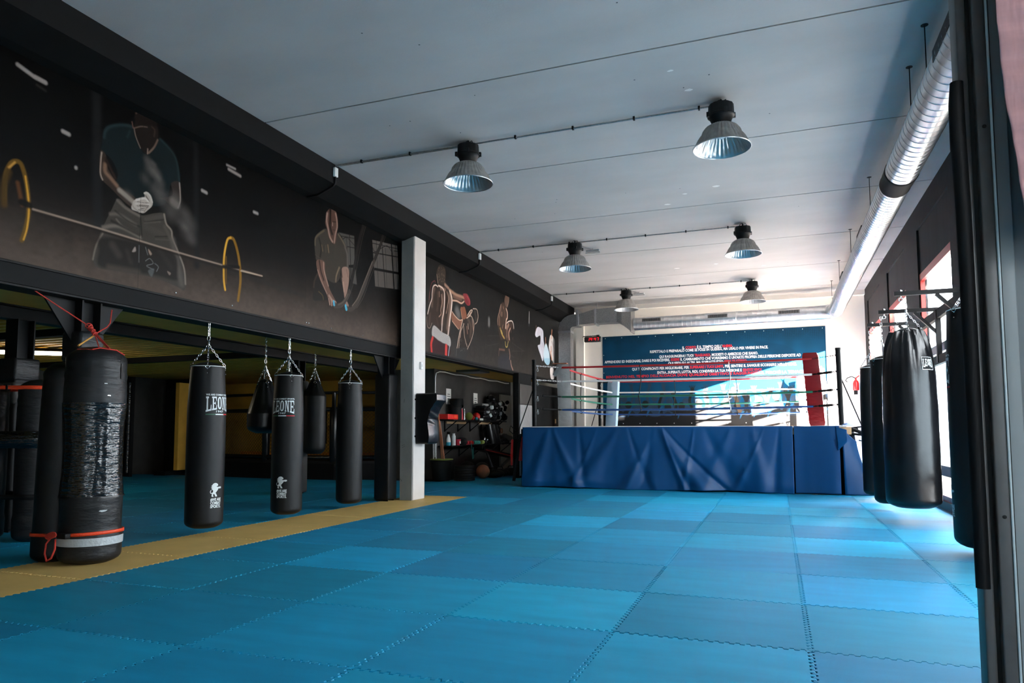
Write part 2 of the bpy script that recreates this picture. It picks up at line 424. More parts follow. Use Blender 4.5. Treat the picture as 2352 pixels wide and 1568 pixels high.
# right wall: dark piers and head, red framed glazing in every bay
rw = MB(); edges = [YB] + [v for b in reversed(BAYS) for v in b] + [YF]
for i in range(0, len(edges), 2):
    rw.box(WX, WX + .12, edges[i], edges[i + 1], 0, 4.2)
rw.box(WX, WX + .12, YB, YF, 4.2, ZC)
structure('wall_right', rw, 'right_wall_dark')
for wi, (a, b) in enumerate(BAYS):
    structure('wall_right_panel', MB().box(WX + .03, WX + .09, a, b, 3.5, 4.2), 'grey_panel')
    fr = MB(); x0, x1 = WX + .02, WX + .08; t = .055
    fr.box(x0, x1, a, b, 3.39, 3.5); fr.box(x0, x1, a, a + t, .12, 3.39); fr.box(x0, x1, b - t, b, .12, 3.39)
    fr.box(x0, x1, a + t, b - t, .12, .19)
    fr.build('window_%d' % (wi + 1), 'red_frame', kind='structure')
    wf = bpy.data.objects['window_%d' % (wi + 1)]
    MB().box(x0 - .01, x1 - .01, a + t, b - t, 2.16, 2.28).build('window_transom', 'frame_dark', wf)
    MB().box(x0 - .01, x1 - .01, a + t, b - t, .46, .6).build('window_rail', 'black_steel', wf)
    MB().box(x0 - .03, x1 + .02, a, b, 0, .12).build('window_sill', 'black_steel', wf)
    gx = WX + .045
    MB().add([(gx, a + t, .19), (gx, b - t, .19), (gx, b - t, 3.39), (gx, a + t, 3.39)], [(0, 1, 2, 3)]).build('window_pane', 'clear_glass', wf)
    if wi >= 2:
        n = 26
        MB().grid(n, 8, lambda u, v: (gx - .008 + .004 * sin(u * 46) * sin(v * 9), a + t + u * (b - a - 2 * t), .62 + v * 1.53)).build('window_film', 'milky_film', wf, smooth=True)

# mezzanine block on the left: upper wall, sloping soffit beam, steel beam, low ceiling
structure('wall_left', MB().box(XM - .16, XM - .012, YB, 10.3, 2.30, ZC + .2).box(XM - .16, XM - .012, 10.3, YF, 2.455, ZC + .2), 'black_paint')
structure('trim_4', MB().prism([(-5.3, ZC + .02), (-5.3, 4.30), (-5.62, 4.20), (-5.80, 4.19), (-5.80, ZC + .02)], 'y', YB, YF - .16), 'black_paint')
structure('ceiling.001', MB().box(XL, XM - .16, YB, YF, ZM + .02, ZM + .2), 'yellow_ceiling')
ribs = MB()
for k in range(60): ribs.box(XL, -8.3, 1.0 + k * .2, 1.07 + k * .2, ZM - .015, ZM + .03)
structure('ceiling.002', ribs, 'yellow_ceiling')
structure('wall_back', MB().box(XL, WX + .4, YB - .2, YB, -.1, ZC + .2), 'white_wall')
structure('wall_outer_left', MB().box(XL - .2, XL, YB, YF, -.1, ZM + .2), 'charcoal_wall')
structure('wall_mezzanine_far', MB().box(XL, -8.3, 16.9, 17.1, 0, ZM + .02), 'yellow_wall')
structure('wall_storage', MB().box(-7.5, -7.3, 14.42, YF, 0, ZM + .02).box(-8.4, -7.5, 14.42, 14.6, 0, ZM + .02), 'charcoal_wall')

def i_beam(mb, p0, p1, w, h, t=.016):
    """I section along y at x = p[0], top at z = p[2]"""
    x, y0, z = p0; y1 = p1[1]
    mb.box(x - w / 2, x + w / 2, y0, y1, z - t, z); mb.box(x - w / 2, x + w / 2, y0, y1, z - h, z - h + t); mb.box(x - t / 2, x + t / 2, y0, y1, z - h + t, z - t)
def beam(name, x, y0, y1, ztop, h, w, label):
    mb = MB(); i_beam(mb, (x, y0, ztop), (x, y1, ztop), w, h); return tag(mb.build(name, 'black_steel'), label, 'beam')
beam('steel_beam', -5.86, YB, 10.02, 2.475, .20, .24, 'black steel I-beam running beneath the large dark mural, with three bags hanging from it')
beam('steel_beam', -5.86, 10.42, YF - .1, 2.50, .07, .2, 'thin black steel edge beam beneath the boxing mural beyond the white column')
beam('steel_beam', -8.05, YB, 13.4, 2.52, .16, .18, 'inner black steel beam parallel to the mural beam, under the yellow ceiling')
for y, lab in ((5.35, 'black cross beam of the low ceiling above the strapped bags'), (9.95, 'black cross beam of the low ceiling beside the white column'), (6.75, 'black cross beam halfway between the steel posts')):
    tag(MB().box(-15.4, -8.15, y - .06, y + .06, ZM - .11, ZM).build('cross_beam', 'black_steel'), lab, 'beam')

def h_post(name, x, y, label, pad=None, padcol='leather_black', w=.20, gus=False, ztop=2.28, patches=(), pw=.15, pad0=.02):
    r = thing(name, label, 'post', (x, y, 0))
    mb = MB(); t = .016
    mb.box(x - w / 2, x + w / 2, y - w / 2, y - w / 2 + t, 0, ztop); mb.box(x - w / 2, x + w / 2, y + w / 2 - t, y + w / 2, 0, ztop); mb.box(x - t / 2, x + t / 2, y - w / 2 + t, y + w / 2 - t, 0, ztop)
    mb.build('steel_section', 'black_steel', r)
    if gus:
        g = MB()
        for s_ in (-1, 1): g.prism([(y + s_ * w / 2, 1.88), (y + s_ * w / 2, ztop), (y + s_ * (w / 2 + .3), ztop)], 'x', x - .01, x + .01)
        g.build('gusset_plate', 'black_steel', r)
    if pad:
        MB().box(x - pw, x + pw, y - pw, y + pw, pad0, pad, .03).build('post_pad', padcol, r, smooth=True)
        for (a, b, m) in patches: MB().box(x - pw - .008, x + pw + .008, y - pw - .008, y + pw + .008, a, b, .03).build('pad_sleeve', m, r, smooth=True)
    return r
h_post('steel_post', -5.90, 4.61, 'black steel post with wall brackets behind the red rope knot', 2.0, 'leather_black', gus=True, patches=((1.72, 2.0, 'leather_worn'),), pw=.115, pad0=1.6)
h_post('steel_post', -5.84, 9.85, 'black steel post standing against the near side of the white column', 2.0, gus=True, pw=.135)
h_post('steel_post', -5.62, 10.62, 'black steel post just past the white column beside the storage nook', None, w=.1, ztop=2.46)
h_post('steel_post', -8.0, 5.48, 'steel post rising from the far left bag cluster, half wrapped in grey padding', 1.9, 'leather_black', patches=((1.66, 1.92, 'leather_worn'), (1.40, 1.655, 'grey_pad')), ztop=2.36, pw=.14)
h_post('steel_post', -8.02, 10.45, 'padded steel post seen behind the second lettered bag, laced grey cover', 2.0, 'grey_pad', ztop=2.36)
pr_ = thing('padded_pillar', 'black pillar with grey padded side between the storage nook and the ring', 'pillar', (-5.70, 15.95, 0))
MB().box(-5.79, -5.64, 15.5, 16.4, 0, 2.455, .01).build('pillar_core', 'black_paint', pr_, smooth=True)
MB().box(-5.66, -5.615, 15.53, 16.38, 1.72, 2.2, .015).build('upper_pad', 'grey_pad', pr_, smooth=True)
MB().box(-5.66, -5.61, 15.53, 16.38, .05, 1.715, .015).build('lit_lower_pad', 'light_grey_pad', pr_, smooth=True)  # sunlight on the lower part of the padding, painted as a paler grey
structure('door_3', MB().box(-5.86, -5.80, 17.25, 19.2, .02, 2.30), 'black_paint')
tag(MB().box(-5.8, -5.785, 18.85, 18.95, 1.30, 1.42).build('light_switch', 'pale_wood'), 'small tan switch plate on the black door behind the ring', 'switch')
# rough concrete column on the yellow strip
col = thing('concrete_column', 'white concrete column on the yellow strip, darker grey on its near face, with scuff marks', 'column', (-5.55, 10.2, 0))
def colgrid(y, nz=60):
    return lambda u, v: (-5.68 + u * .23 , y - .0 , v * 4.33)
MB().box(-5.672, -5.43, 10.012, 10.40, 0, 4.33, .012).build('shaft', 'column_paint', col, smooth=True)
MB().box(-5.665, -5.452, 10.0, 10.013, 0, 4.32).build('near_face', 'column_grey', col)  # thin sheet in a darker grey over the near side
sc_ = MB()
for (x, z, l, s_) in ((-5.64, .86, .07, .4), (-5.63, .83, .06, .5), (-5.47, .58, .05, 2.0), (-5.60, 1.55, .06, 9), (-5.655, .34, .05, -1.5)):
    dx = l * cos(atan2(s_, 1)); dz = l * sin(atan2(s_, 1)); sc_.obox((x, 9.999, z), (x + dx, 9.999, z + dz), .003, .006, (0, 1, 0))
sc_.build('scuff_mark', 'ink', col)
sw = thing('light_switch', 'small white switch box high on the white column', 'switch', (-5.43, 10.22, 2.1))
MB().box(-5.43, -5.395, 10.19, 10.26, 2.10, 2.22, .008).build('housing', 'plastic_white', sw, smooth=True)
MB().box(-5.397, -5.388, 10.21, 10.24, 2.14, 2.18).build('button', 'plastic_white', sw)

# ------------------------------------------------------------------ painted murals (pigment per vertex)
def catmull(pts, closed, k=7):
    n = len(pts); out = []
    if n < 3: return pts
    for i in range(n if closed else n - 1):
        p = [pts[(i + d) % n] if closed else pts[min(max(i + d, 0), n - 1)] for d in (-1, 0, 1, 2)]
        for j in range(k):
            t = j / k; out.append(tuple(0.5 * ((2 * p[1][c]) + (-p[0][c] + p[2][c]) * t + (2 * p[0][c] - 5 * p[1][c] + 4 * p[2][c] - p[3][c]) * t * t + (-p[0][c] + 3 * p[1][c] - 3 * p[2][c] + p[3][c]) * t ** 3) for c in (0, 1)))
    if not closed: out.append(pts[-1])
    return out
class Print:
    """a flat print: rgb pigment on a (horizontal h, vertical z) lattice"""
    def __init__(s, h0, h1, z0, z1, step):
        s.h0, s.h1, s.z0, s.z1 = h0, h1, z0, z1
        s.nh = int(round((h1 - h0) / step)) + 1; s.nz = int(round((z1 - z0) / step)) + 1
        s.h = np.linspace(h0, h1, s.nh); s.z = np.linspace(z0, z1, s.nz); s.step = step
        s.c = np.zeros((s.nz, s.nh, 3))
    def window(s, a0, a1, b0, b1):
        i0 = max(int((a0 - s.h0) / s.step) - 1, 0); i1 = min(int((a1 - s.h0) / s.step) + 2, s.nh)
        j0 = max(int((b0 - s.z0) / s.step) - 1, 0); j1 = min(int((b1 - s.z0) / s.step) + 2, s.nz)
        return i0, i1, j0, j1
    def mix(s, w, m, col, a):
        i0, i1, j0, j1 = w
        if i1 <= i0 or j1 <= j0: return
        r = s.c[j0:j1, i0:i1]; k = (m * a)[..., None]
        s.c[j0:j1, i0:i1] = r * (1 - k) + np.array(col) * k
    def poly(s, pts, col, a=1, blur=0.005, smooth=True):
        if smooth: pts = catmull(pts, True, 6)
        P = np.array(pts); e = blur * 2 + s.step
        w = s.window(P[:, 0].min() - e, P[:, 0].max() + e, P[:, 1].min() - e, P[:, 1].max() + e); i0, i1, j0, j1 = w
        if i1 <= i0 or j1 <= j0: return
        X, Z = np.meshgrid(s.h[i0:i1], s.z[j0:j1]); inside = np.zeros(X.shape, bool); d2 = np.full(X.shape, 1e9)
        for k in range(len(P)):
            x0, z0 = P[k - 1]; x1, z1 = P[k]
            if z0 != z1:
                c = ((z0 > Z) != (z1 > Z)) & (X < (x1 - x0) * (Z - z0) / (z1 - z0) + x0); inside ^= c
            dx, dz = x1 - x0, z1 - z0; L = dx * dx + dz * dz + 1e-12
            t = np.clip(((X - x0) * dx + (Z - z0) * dz) / L, 0, 1)
            d2 = np.minimum(d2, (X - x0 - t * dx) ** 2 + (Z - z0 - t * dz) ** 2)
        sd = np.sqrt(d2) * np.where(inside, 1, -1); b = max(blur, s.step * .6)
        m = np.clip(sd / (2 * b) + 0.5, 0, 1); s.mix(w, m * m * (3 - 2 * m), col, a)
    def stroke(s, pts, width, col, a=1, blur=0.005):
        pts = catmull(pts, False, 6) if len(pts) > 2 else pts
        P = np.array(pts); e = width / 2 + blur + s.step
        w = s.window(P[:, 0].min() - e, P[:, 0].max() + e, P[:, 1].min() - e, P[:, 1].max() + e); i0, i1, j0, j1 = w
        if i1 <= i0 or j1 <= j0: return
        X, Z = np.meshgrid(s.h[i0:i1], s.z[j0:j1]); d2 = np.full(X.shape, 1e9)
        for k in range(1, len(P)):
            x0, z0 = P[k - 1]; x1, z1 = P[k]; dx, dz = x1 - x0, z1 - z0; L = dx * dx + dz * dz + 1e-12
            t = np.clip(((X - x0) * dx + (Z - z0) * dz) / L, 0, 1)
            d2 = np.minimum(d2, (X - x0 - t * dx) ** 2 + (Z - z0 - t * dz) ** 2)
        b = max(blur, s.step * .6)
        m = np.clip((width / 2 - np.sqrt(d2)) / (2 * b) + 0.5, 0, 1); s.mix(w, m * m * (3 - 2 * m), col, a)
    def run(s, ops, gain):
        for ln in ops.strip().split('\n'):
            k, r, g, b, a, bl, wd, q = ln.split(','); q = [int(v) / 200 for v in q.split()]
            pts = list(zip(q[0::2], q[1::2])); col = [c * gain for c in srgb(int(r), int(g), int(b))]; a = int(a) / 100; bl = float(bl) / 200; wd = float(wd) / 200
            if k == 's': s.stroke(pts, wd, col, a, bl)
            else: s.poly(pts, col, a, bl, k == 'p')
    def panel(s, name, a, b, place, m, parent, flip=False):
        """mesh of the strip between h = a and b; place(h, z) gives the 3D point"""
        i0 = int(round((a - s.h0) / s.step)); i1 = int(round((b - s.h0) / s.step)); n = i1 - i0 + 1
        hh = s.h[i0:i1 + 1].copy(); hh[0] += .0015; hh[-1] -= .0015
        co = np.empty((s.nz, n, 3), np.float32); X, Z = np.meshgrid(hh, s.z); p = place(X, Z)
        for c in range(3): co[..., c] = p[c]
        idx = np.arange(s.nz * n).reshape(s.nz, n)
        f = np.stack([idx[:-1, :-1], idx[:-1, 1:], idx[1:, 1:], idx[1:, :-1]], -1).reshape(-1, 4)
        if flip: f = f[:, ::-1]
        # a back sheet gives the board its thickness
        me = bpy.data.meshes.new(name); nv = s.nz * n
        me.vertices.add(nv); me.vertices.foreach_set('co', co.ravel()); me.loops.add(f.size); me.polygons.add(len(f))
        me.loops.foreach_set('vertex_index', f.ravel().astype(np.int32)); me.polygons.foreach_set('loop_start', np.arange(0, f.size, 4, dtype=np.int32))
        me.polygons.foreach_set('use_smooth', np.ones(len(f), bool))
        me.update(calc_edges=True); me.materials.append(MATS[m])
        at = me.color_attributes.new('print', 'FLOAT_COLOR', 'POINT'); c4 = np.ones((s.nz, n, 4), np.float32); c4[..., :3] = s.c[:, i0:i1 + 1]
        at.data.foreach_set('color', c4.ravel())
        o = bpy.data.objects.new(name, me); COL.objects.link(o)
        o.parent = parent; o.matrix_parent_inverse = Matrix.Translation(-parent_loc(parent))
        return o
nrs = np.random.RandomState(5)
def cloud(shape, cells, seed):
    r = np.random.RandomState(seed); a = r.rand(cells[0] + 2, cells[1] + 2)
    y = np.linspace(0, cells[0], shape[0]); x = np.linspace(0, cells[1], shape[1]); yi = y.astype(int); xi = x.astype(int); fy = (y - yi)[:, None]; fx = (x - xi)[None]
    fy = fy * fy * (3 - 2 * fy); fx = fx * fx * (3 - 2 * fx)
    g = lambda i, j: a[np.ix_(yi + i, xi + j)]
    return (g(0, 0) * (1 - fy) + g(1, 0) * fy) * (1 - fx) + (g(0, 1) * (1 - fy) + g(1, 1) * fy) * fx
MURAL_GAIN = 0.62
OPS1 = """s,24,24,25,98,6.8,17.6,905 837 918 592
s,22,22,23,88,6.4,13.1,1141 835 1154 572
s,34,32,31,68,8.2,8.1,794 589 932 596 1522 572
p,17,25,27,100,0.5,0,921 767 925 781 935 790 958 801 983 808 1004 771 1021 768 1046 809 1080 794 1094 777 1102 739 1080 728 1069 684 1037 667 997 667 977 675 961 675 953 686 955 705 941 726 920 736 920 746
s,36,50,52,88,3.1,4.6,924 762 926 775 937 788 961 801 981 806
s,28,42,44,78,2.4,3.8,973 782 978 796
s,30,44,46,88,2.6,4.1,1049 808 1080 793 1093 774 1100 740
p,48,38,32,100,0.5,0,917 734 929 730 928 717 934 707 953 686 972 678 997 669 995 649 970 656 943 671 924 681 918 693
s,135,118,106,100,1.2,2.5,920 732 919 718 919 693 924 682
s,110,84,68,98,3.5,6.9,928 712 929 699 940 691 954 681
s,40,28,24,88,2.7,5.1,928 724 939 709 950 694
s,128,116,106,98,2.8,9.4,960 674 975 668 993 660
p,150,140,131,100,0.7,0,990 660 997 668 1016 678 1016 686 1021 690 1030 686 1036 674 1034 665 1026 656 1015 646 998 645 988 647
s,62,52,46,98,0.6,1.5,1003 664 1025 669
s,62,52,46,98,0.6,1.5,1006 659 1027 664
s,62,52,46,98,0.6,1.5,1009 653 1026 659
s,62,52,46,98,0.6,1.5,1019 683 1026 676
s,172,162,152,88,0.8,3.4,1016 686 1022 689 1030 685 1035 674
s,178,168,160,88,0.8,3.9,998 667 1016 676 1025 673
s,165,155,146,88,0.8,3.4,997 659 1011 666 1030 667
s,150,140,132,88,0.8,3.1,996 652 1011 657 1026 658
s,120,110,102,88,0.8,2.4,989 659 992 651 1006 645
s,110,98,90,88,0.8,1.9,1025 662 1017 649
s,50,42,38,98,0.6,1,1019 681 1028 674
s,50,42,38,98,0.6,1,1000 664 1022 668
s,50,42,38,98,0.6,1,1000 656 1026 661
s,50,42,38,98,0.6,1,1003 649 1017 652
p,26,20,18,100,0.5,0,989 822 987 828 995 844 1009 853 1023 853 1036 844 1042 829 1044 812 1038 789 1021 768 1007 769 995 787 987 804
s,112,98,90,98,1,1.9,987 806 992 790 1003 772
s,86,68,58,88,1.7,2.4,990 836 999 847 1012 853 1025 851 1036 841
s,98,80,70,98,1.7,3.5,1043 804 1035 786 1023 770
s,125,106,96,98,1,2.2,1020 777 1020 767
s,96,78,68,88,1.2,2.2,988 806 1002 815 1017 820
s,56,44,38,78,1.7,3,1028 825 1035 821 1034 808
s,90,66,58,98,0.8,2.4,982 816 985 805
p,42,35,32,100,0.5,0,1080 728 1102 737 1105 711 1104 685 1091 677 1082 680 1066 687 1054 688 1084 704
s,130,118,110,100,1.3,2.8,1101 735 1104 711 1104 695 1099 682
s,96,88,82,88,5.2,15.3,1085 691 1096 687
s,98,92,88,38,9.3,12.2,1019 755 1022 753
s,98,92,88,53,13.1,17.2,1028 741 1032 739
s,98,92,88,53,11.3,14.8,1040 735 1044 733
s,98,92,88,30,11.1,14.6,1015 716 1018 714
s,98,92,88,40,11.4,14.9,1050 721 1053 719
s,98,92,88,40,13.2,17.3,1041 703 1045 701
s,98,92,88,30,11.5,15,1059 701 1063 699
s,98,92,88,43,13.6,17.8,1090 701 1094 699
s,98,92,88,43,13.3,17.4,1054 687 1058 685
s,98,92,88,34,15.5,20.3,1085 681 1089 679
s,98,92,88,34,17.4,22.7,1079 664 1083 662
s,98,92,88,36,15.8,20.7,1114 677 1118 675
s,98,92,88,36,17.9,23.4,1128 660 1132 658
s,98,92,88,34,17.9,23.3,1125 639 1129 636
s,98,92,88,30,12,15.6,1136 626 1140 623
s,98,92,88,30,11.8,15.4,1105 654 1109 651
s,98,92,88,34,10.8,14.1,978 670 981 668
s,98,92,88,38,5.7,7.4,1033 753 1037 751
s,98,92,88,38,5.7,7.4,1046 730 1050 727
s,98,92,88,33,7.9,10.3,1118 647 1122 645
p,56,51,46,100,0.5,0,958 657 979 647 1009 640 1043 654 1064 659 1071 639 1084 630 1088 611 1103 591 1122 557 1127 532 1122 513 1104 517 1049 524 976 521 924 517 912 527 911 545 920 572 933 605 945 632
s,92,83,77,88,2.4,5.6,957 653 976 644 1007 638
s,88,79,73,88,3.2,6,943 623 963 627 999 618
s,98,89,81,93,3.1,6.5,929 594 962 605 1011 597
s,96,87,80,78,1.6,3.3,956 617 972 607 1011 598
s,34,31,28,78,2.2,5.2,946 611 980 605 1008 600
s,34,31,28,68,1.6,3.8,953 632 980 621 1007 617
s,36,32,30,78,0.8,2,1018 629 1065 647
s,66,60,55,58,5.3,12.4,1021 621 1063 617
s,30,27,25,68,1.1,2.5,1045 607 1075 615
s,72,66,60,68,3.6,8.6,1068 633 1085 610
s,66,60,55,88,2.5,7.5,1021 636 1061 653
s,26,23,21,78,1.2,2.4,1009 640 1014 597
s,118,106,96,98,1.9,3.5,1065 658 1071 640 1084 630 1088 614 1103 590 1120 559 1125 527
s,84,76,70,63,6.5,12.7,1088 611 1102 566 1115 525
s,100,90,80,93,1.5,3.1,929 583 917 558 911 530
s,70,63,58,78,1.3,2.5,1046 602 1082 609
s,75,68,62,68,1.7,3,1018 627 1056 640
p,30,26,24,92,5,0,927 575 1009 586 1092 585 1103 540 1097 529 1049 529 976 523 924 521 922 548
s,60,53,48,58,5.9,13.9,950 566 964 551
s,66,57,50,68,6.1,9.5,944 523 1008 528
s,52,46,42,58,6,7.1,982 562 991 543
s,44,39,36,58,6.4,10,1058 581 1087 555
p,150,135,125,80,1.4,0,993 564 999 575 1001 567
p,150,128,112,80,1.5,0,1030 578 1038 571 1035 567 1031 572
s,105,106,104,88,0.6,1.2,1024 553 1034 560 1042 552 1027 544 1044 540
s,105,106,104,88,0.6,1.2,1046 553 1055 548 1051 538
s,105,106,104,88,0.6,1.2,1008 580 1009 547
s,105,106,104,88,0.6,1.2,1023 580 1029 566
p,120,105,95,80,1.2,0,1077 544 1086 542 1083 537
p,80,82,82,70,1.9,0,1031 535 1045 542 1040 525
s,30,24,20,88,2.4,4.7,798 584 932 586 1163 584 1355 587
s,138,118,104,100,1.6,2.9,798 589 932 590 1127 589 1355 592
s,92,66,22,100,1.8,7.2,752 583 751 625 757 649 766 659 776 656 786 626 791 587 788 557 782 532
s,190,135,45,100,1.2,2.5,783 640 791 594 790 557 785 534
s,180,130,60,98,1.8,2.9,756 645 765 657
s,60,42,18,78,3.6,11.2,751 582 749 610 756 638
s,100,60,30,68,3.1,5.7,771 625 780 591
s,12,12,12,98,2.5,11.6,779 595 791 594
s,120,84,24,100,1.7,7.1,1279 519 1285 570 1277 620 1262 654 1251 658
s,196,142,45,100,1.7,4.9,1251 658 1240 649 1232 609 1233 560 1238 536
s,90,62,22,88,1.7,3.9,1238 611 1240 551
s,14,13,13,98,2.6,9.1,1231 587 1278 596
s,165,142,120,100,1.3,2.3,1285 589 1358 592
s,140,132,128,100,1.9,6.6,762 820 789 813
s,140,132,128,100,1.9,7.5,792 813 809 812
s,140,132,128,100,2,6.9,844 741 855 740
s,140,132,128,100,2.6,4.1,1233 821 1259 821
s,140,132,128,100,2.6,6.1,1239 813 1276 810
s,140,132,128,100,2.4,6.7,1163 739 1175 738
s,140,132,128,100,2.7,6.3,1324 739 1336 739
s,140,132,128,100,2,5.4,871 686 871 685
s,60,56,54,58,2.5,3.7,795 801 810 798
q,70,66,62,100,0.6,0,1670 782 1749 792 1753 708 1719 699 1703 753 1688 773
q,66,62,58,100,0.6,0,1724 693 1757 698 1766 651 1735 650
q,78,72,68,100,0.7,0,1847 806 1999 825 2017 683 1867 665
s,16,15,15,100,0.7,2.1,1670 773 1749 785
s,16,15,15,100,0.7,3,1725 789 1737 648
s,16,15,15,100,0.7,2.1,1688 764 1710 778 1749 765
s,16,15,15,100,0.7,2.6,1714 752 1751 757
s,16,15,15,100,0.7,1.7,1708 778 1714 748
s,16,15,15,100,0.7,5.1,1719 696 1756 702
s,16,15,15,100,0.8,2.4,1848 796 2000 815
s,16,15,15,100,0.8,7.1,1962 819 1982 678
s,16,15,15,100,0.8,4.1,1904 813 1925 674
s,16,15,15,100,0.8,2.3,1852 781 1867 774 1931 808 1963 797
s,16,15,15,100,0.8,3.8,1850 767 2005 789
s,16,15,15,100,0.8,8.2,1860 718 2013 736
s,16,15,15,100,0.8,2.4,1988 824 2007 682
s,16,15,15,100,0.8,1.8,1870 809 1886 669
s,16,15,15,100,0.8,1.6,1925 799 1936 676
s,16,15,15,100,0.8,2.4,1979 803 2004 807
p,30,27,25,95,2.4,0,1576 644 1561 622 1559 592 1563 569 1624 580 1707 586 1744 584 1736 625 1684 640 1612 644
s,60,48,38,68,3,5.1,1576 643 1563 622 1560 604
s,96,80,40,78,1.3,2,1582 596 1599 589 1604 578
s,60,52,46,58,3.5,6.2,1684 657 1692 640
p,54,48,42,100,0.4,0,1610 776 1580 758 1562 740 1560 718 1565 693 1571 679 1605 683 1612 644 1650 633 1677 649 1687 684 1721 690 1717 738 1707 754 1681 773 1665 779 1657 750 1643 742 1626 755
s,92,78,60,88,2.7,4.3,1602 769 1578 752 1564 737 1563 719
s,110,88,66,83,2,3.2,1592 726 1597 711
s,120,96,72,78,2.4,3.6,1620 733 1625 714
s,100,84,66,78,0.7,1.2,1610 730 1612 710
s,100,88,74,83,2.8,5,1669 776 1688 764 1703 751
s,84,76,72,93,3.6,7.2,1703 747 1715 727 1717 691
s,16,14,13,78,3.7,6,1580 741 1590 717 1585 688
s,60,52,44,58,5.2,8.2,1657 742 1654 712
s,118,100,80,83,2.8,4.9,1676 682 1663 657 1660 639
s,70,62,56,58,1.4,2,1564 693 1604 685
p,78,56,48,100,0.4,0,1608 803 1611 822 1624 836 1634 841 1651 840 1662 828 1667 798 1663 787 1660 761 1654 745 1640 744 1622 758 1614 778 1606 792
s,150,122,110,93,2.4,5.7,1615 821 1613 800 1620 780 1629 759 1641 748
s,20,15,13,98,2.8,8.1,1629 835 1629 808 1629 788 1639 770
s,146,116,104,88,2.1,5.4,1654 832 1661 813 1662 793 1655 774 1650 748
s,160,135,124,98,1,2.3,1641 802 1641 793
s,30,20,18,88,1.4,2.9,1643 805 1655 808
s,44,28,24,88,0.9,1.6,1641 782 1654 784
p,94,68,58,100,0.4,0,1571 679 1605 683 1610 656 1630 615 1661 584 1665 577 1643 567 1631 571 1620 593 1593 622 1576 648
s,150,118,104,88,2,4,1602 680 1605 657 1625 620
s,26,18,16,93,2.7,5.1,1583 680 1591 653 1604 632
s,150,120,106,88,1.3,2.4,1576 654 1595 626 1620 597
s,156,126,112,78,3.4,6.9,1630 593 1651 578
s,168,136,122,88,1,2.4,1629 585 1633 568
s,168,136,122,88,1,2.4,1639 585 1643 567
s,168,136,122,88,1,2.4,1649 584 1663 581
p,128,100,88,100,0.4,0,1689 683 1721 690 1725 654 1717 621 1711 601 1726 581 1711 580 1699 618 1691 646
s,40,28,25,88,1.8,3.3,1686 680 1691 658
s,168,138,122,88,1.4,2.5,1697 645 1701 618
s,90,66,56,68,1.8,2.9,1712 684 1720 664
s,30,27,25,100,0.7,12.9,1815 873 1785 809 1768 761 1753 703 1739 655 1728 623
s,60,52,47,100,0.7,13.6,1728 623 1711 597 1686 576 1658 569
s,82,74,68,88,0.5,0.9,1828 874 1799 813 1780 759 1762 694 1745 644 1722 601 1690 571
s,92,80,72,68,2.5,4.2,1721 614 1700 589 1675 576
s,38,34,31,100,0.8,13.2,1928 875 1896 804 1875 769 1859 742
s,58,50,45,100,0.7,12.6,1859 742 1831 698 1812 661 1789 624 1763 589 1737 572 1715 573
s,110,96,86,78,1.7,3,1849 738 1819 689 1796 651 1770 610 1744 584
s,90,80,72,88,0.6,0.9,1943 874 1907 804 1872 741 1836 681 1801 619 1767 581
s,66,150,176,100,0.9,8.5,1652 580 1654 572
s,66,150,176,100,0.9,9.6,1710 578 1714 569"""
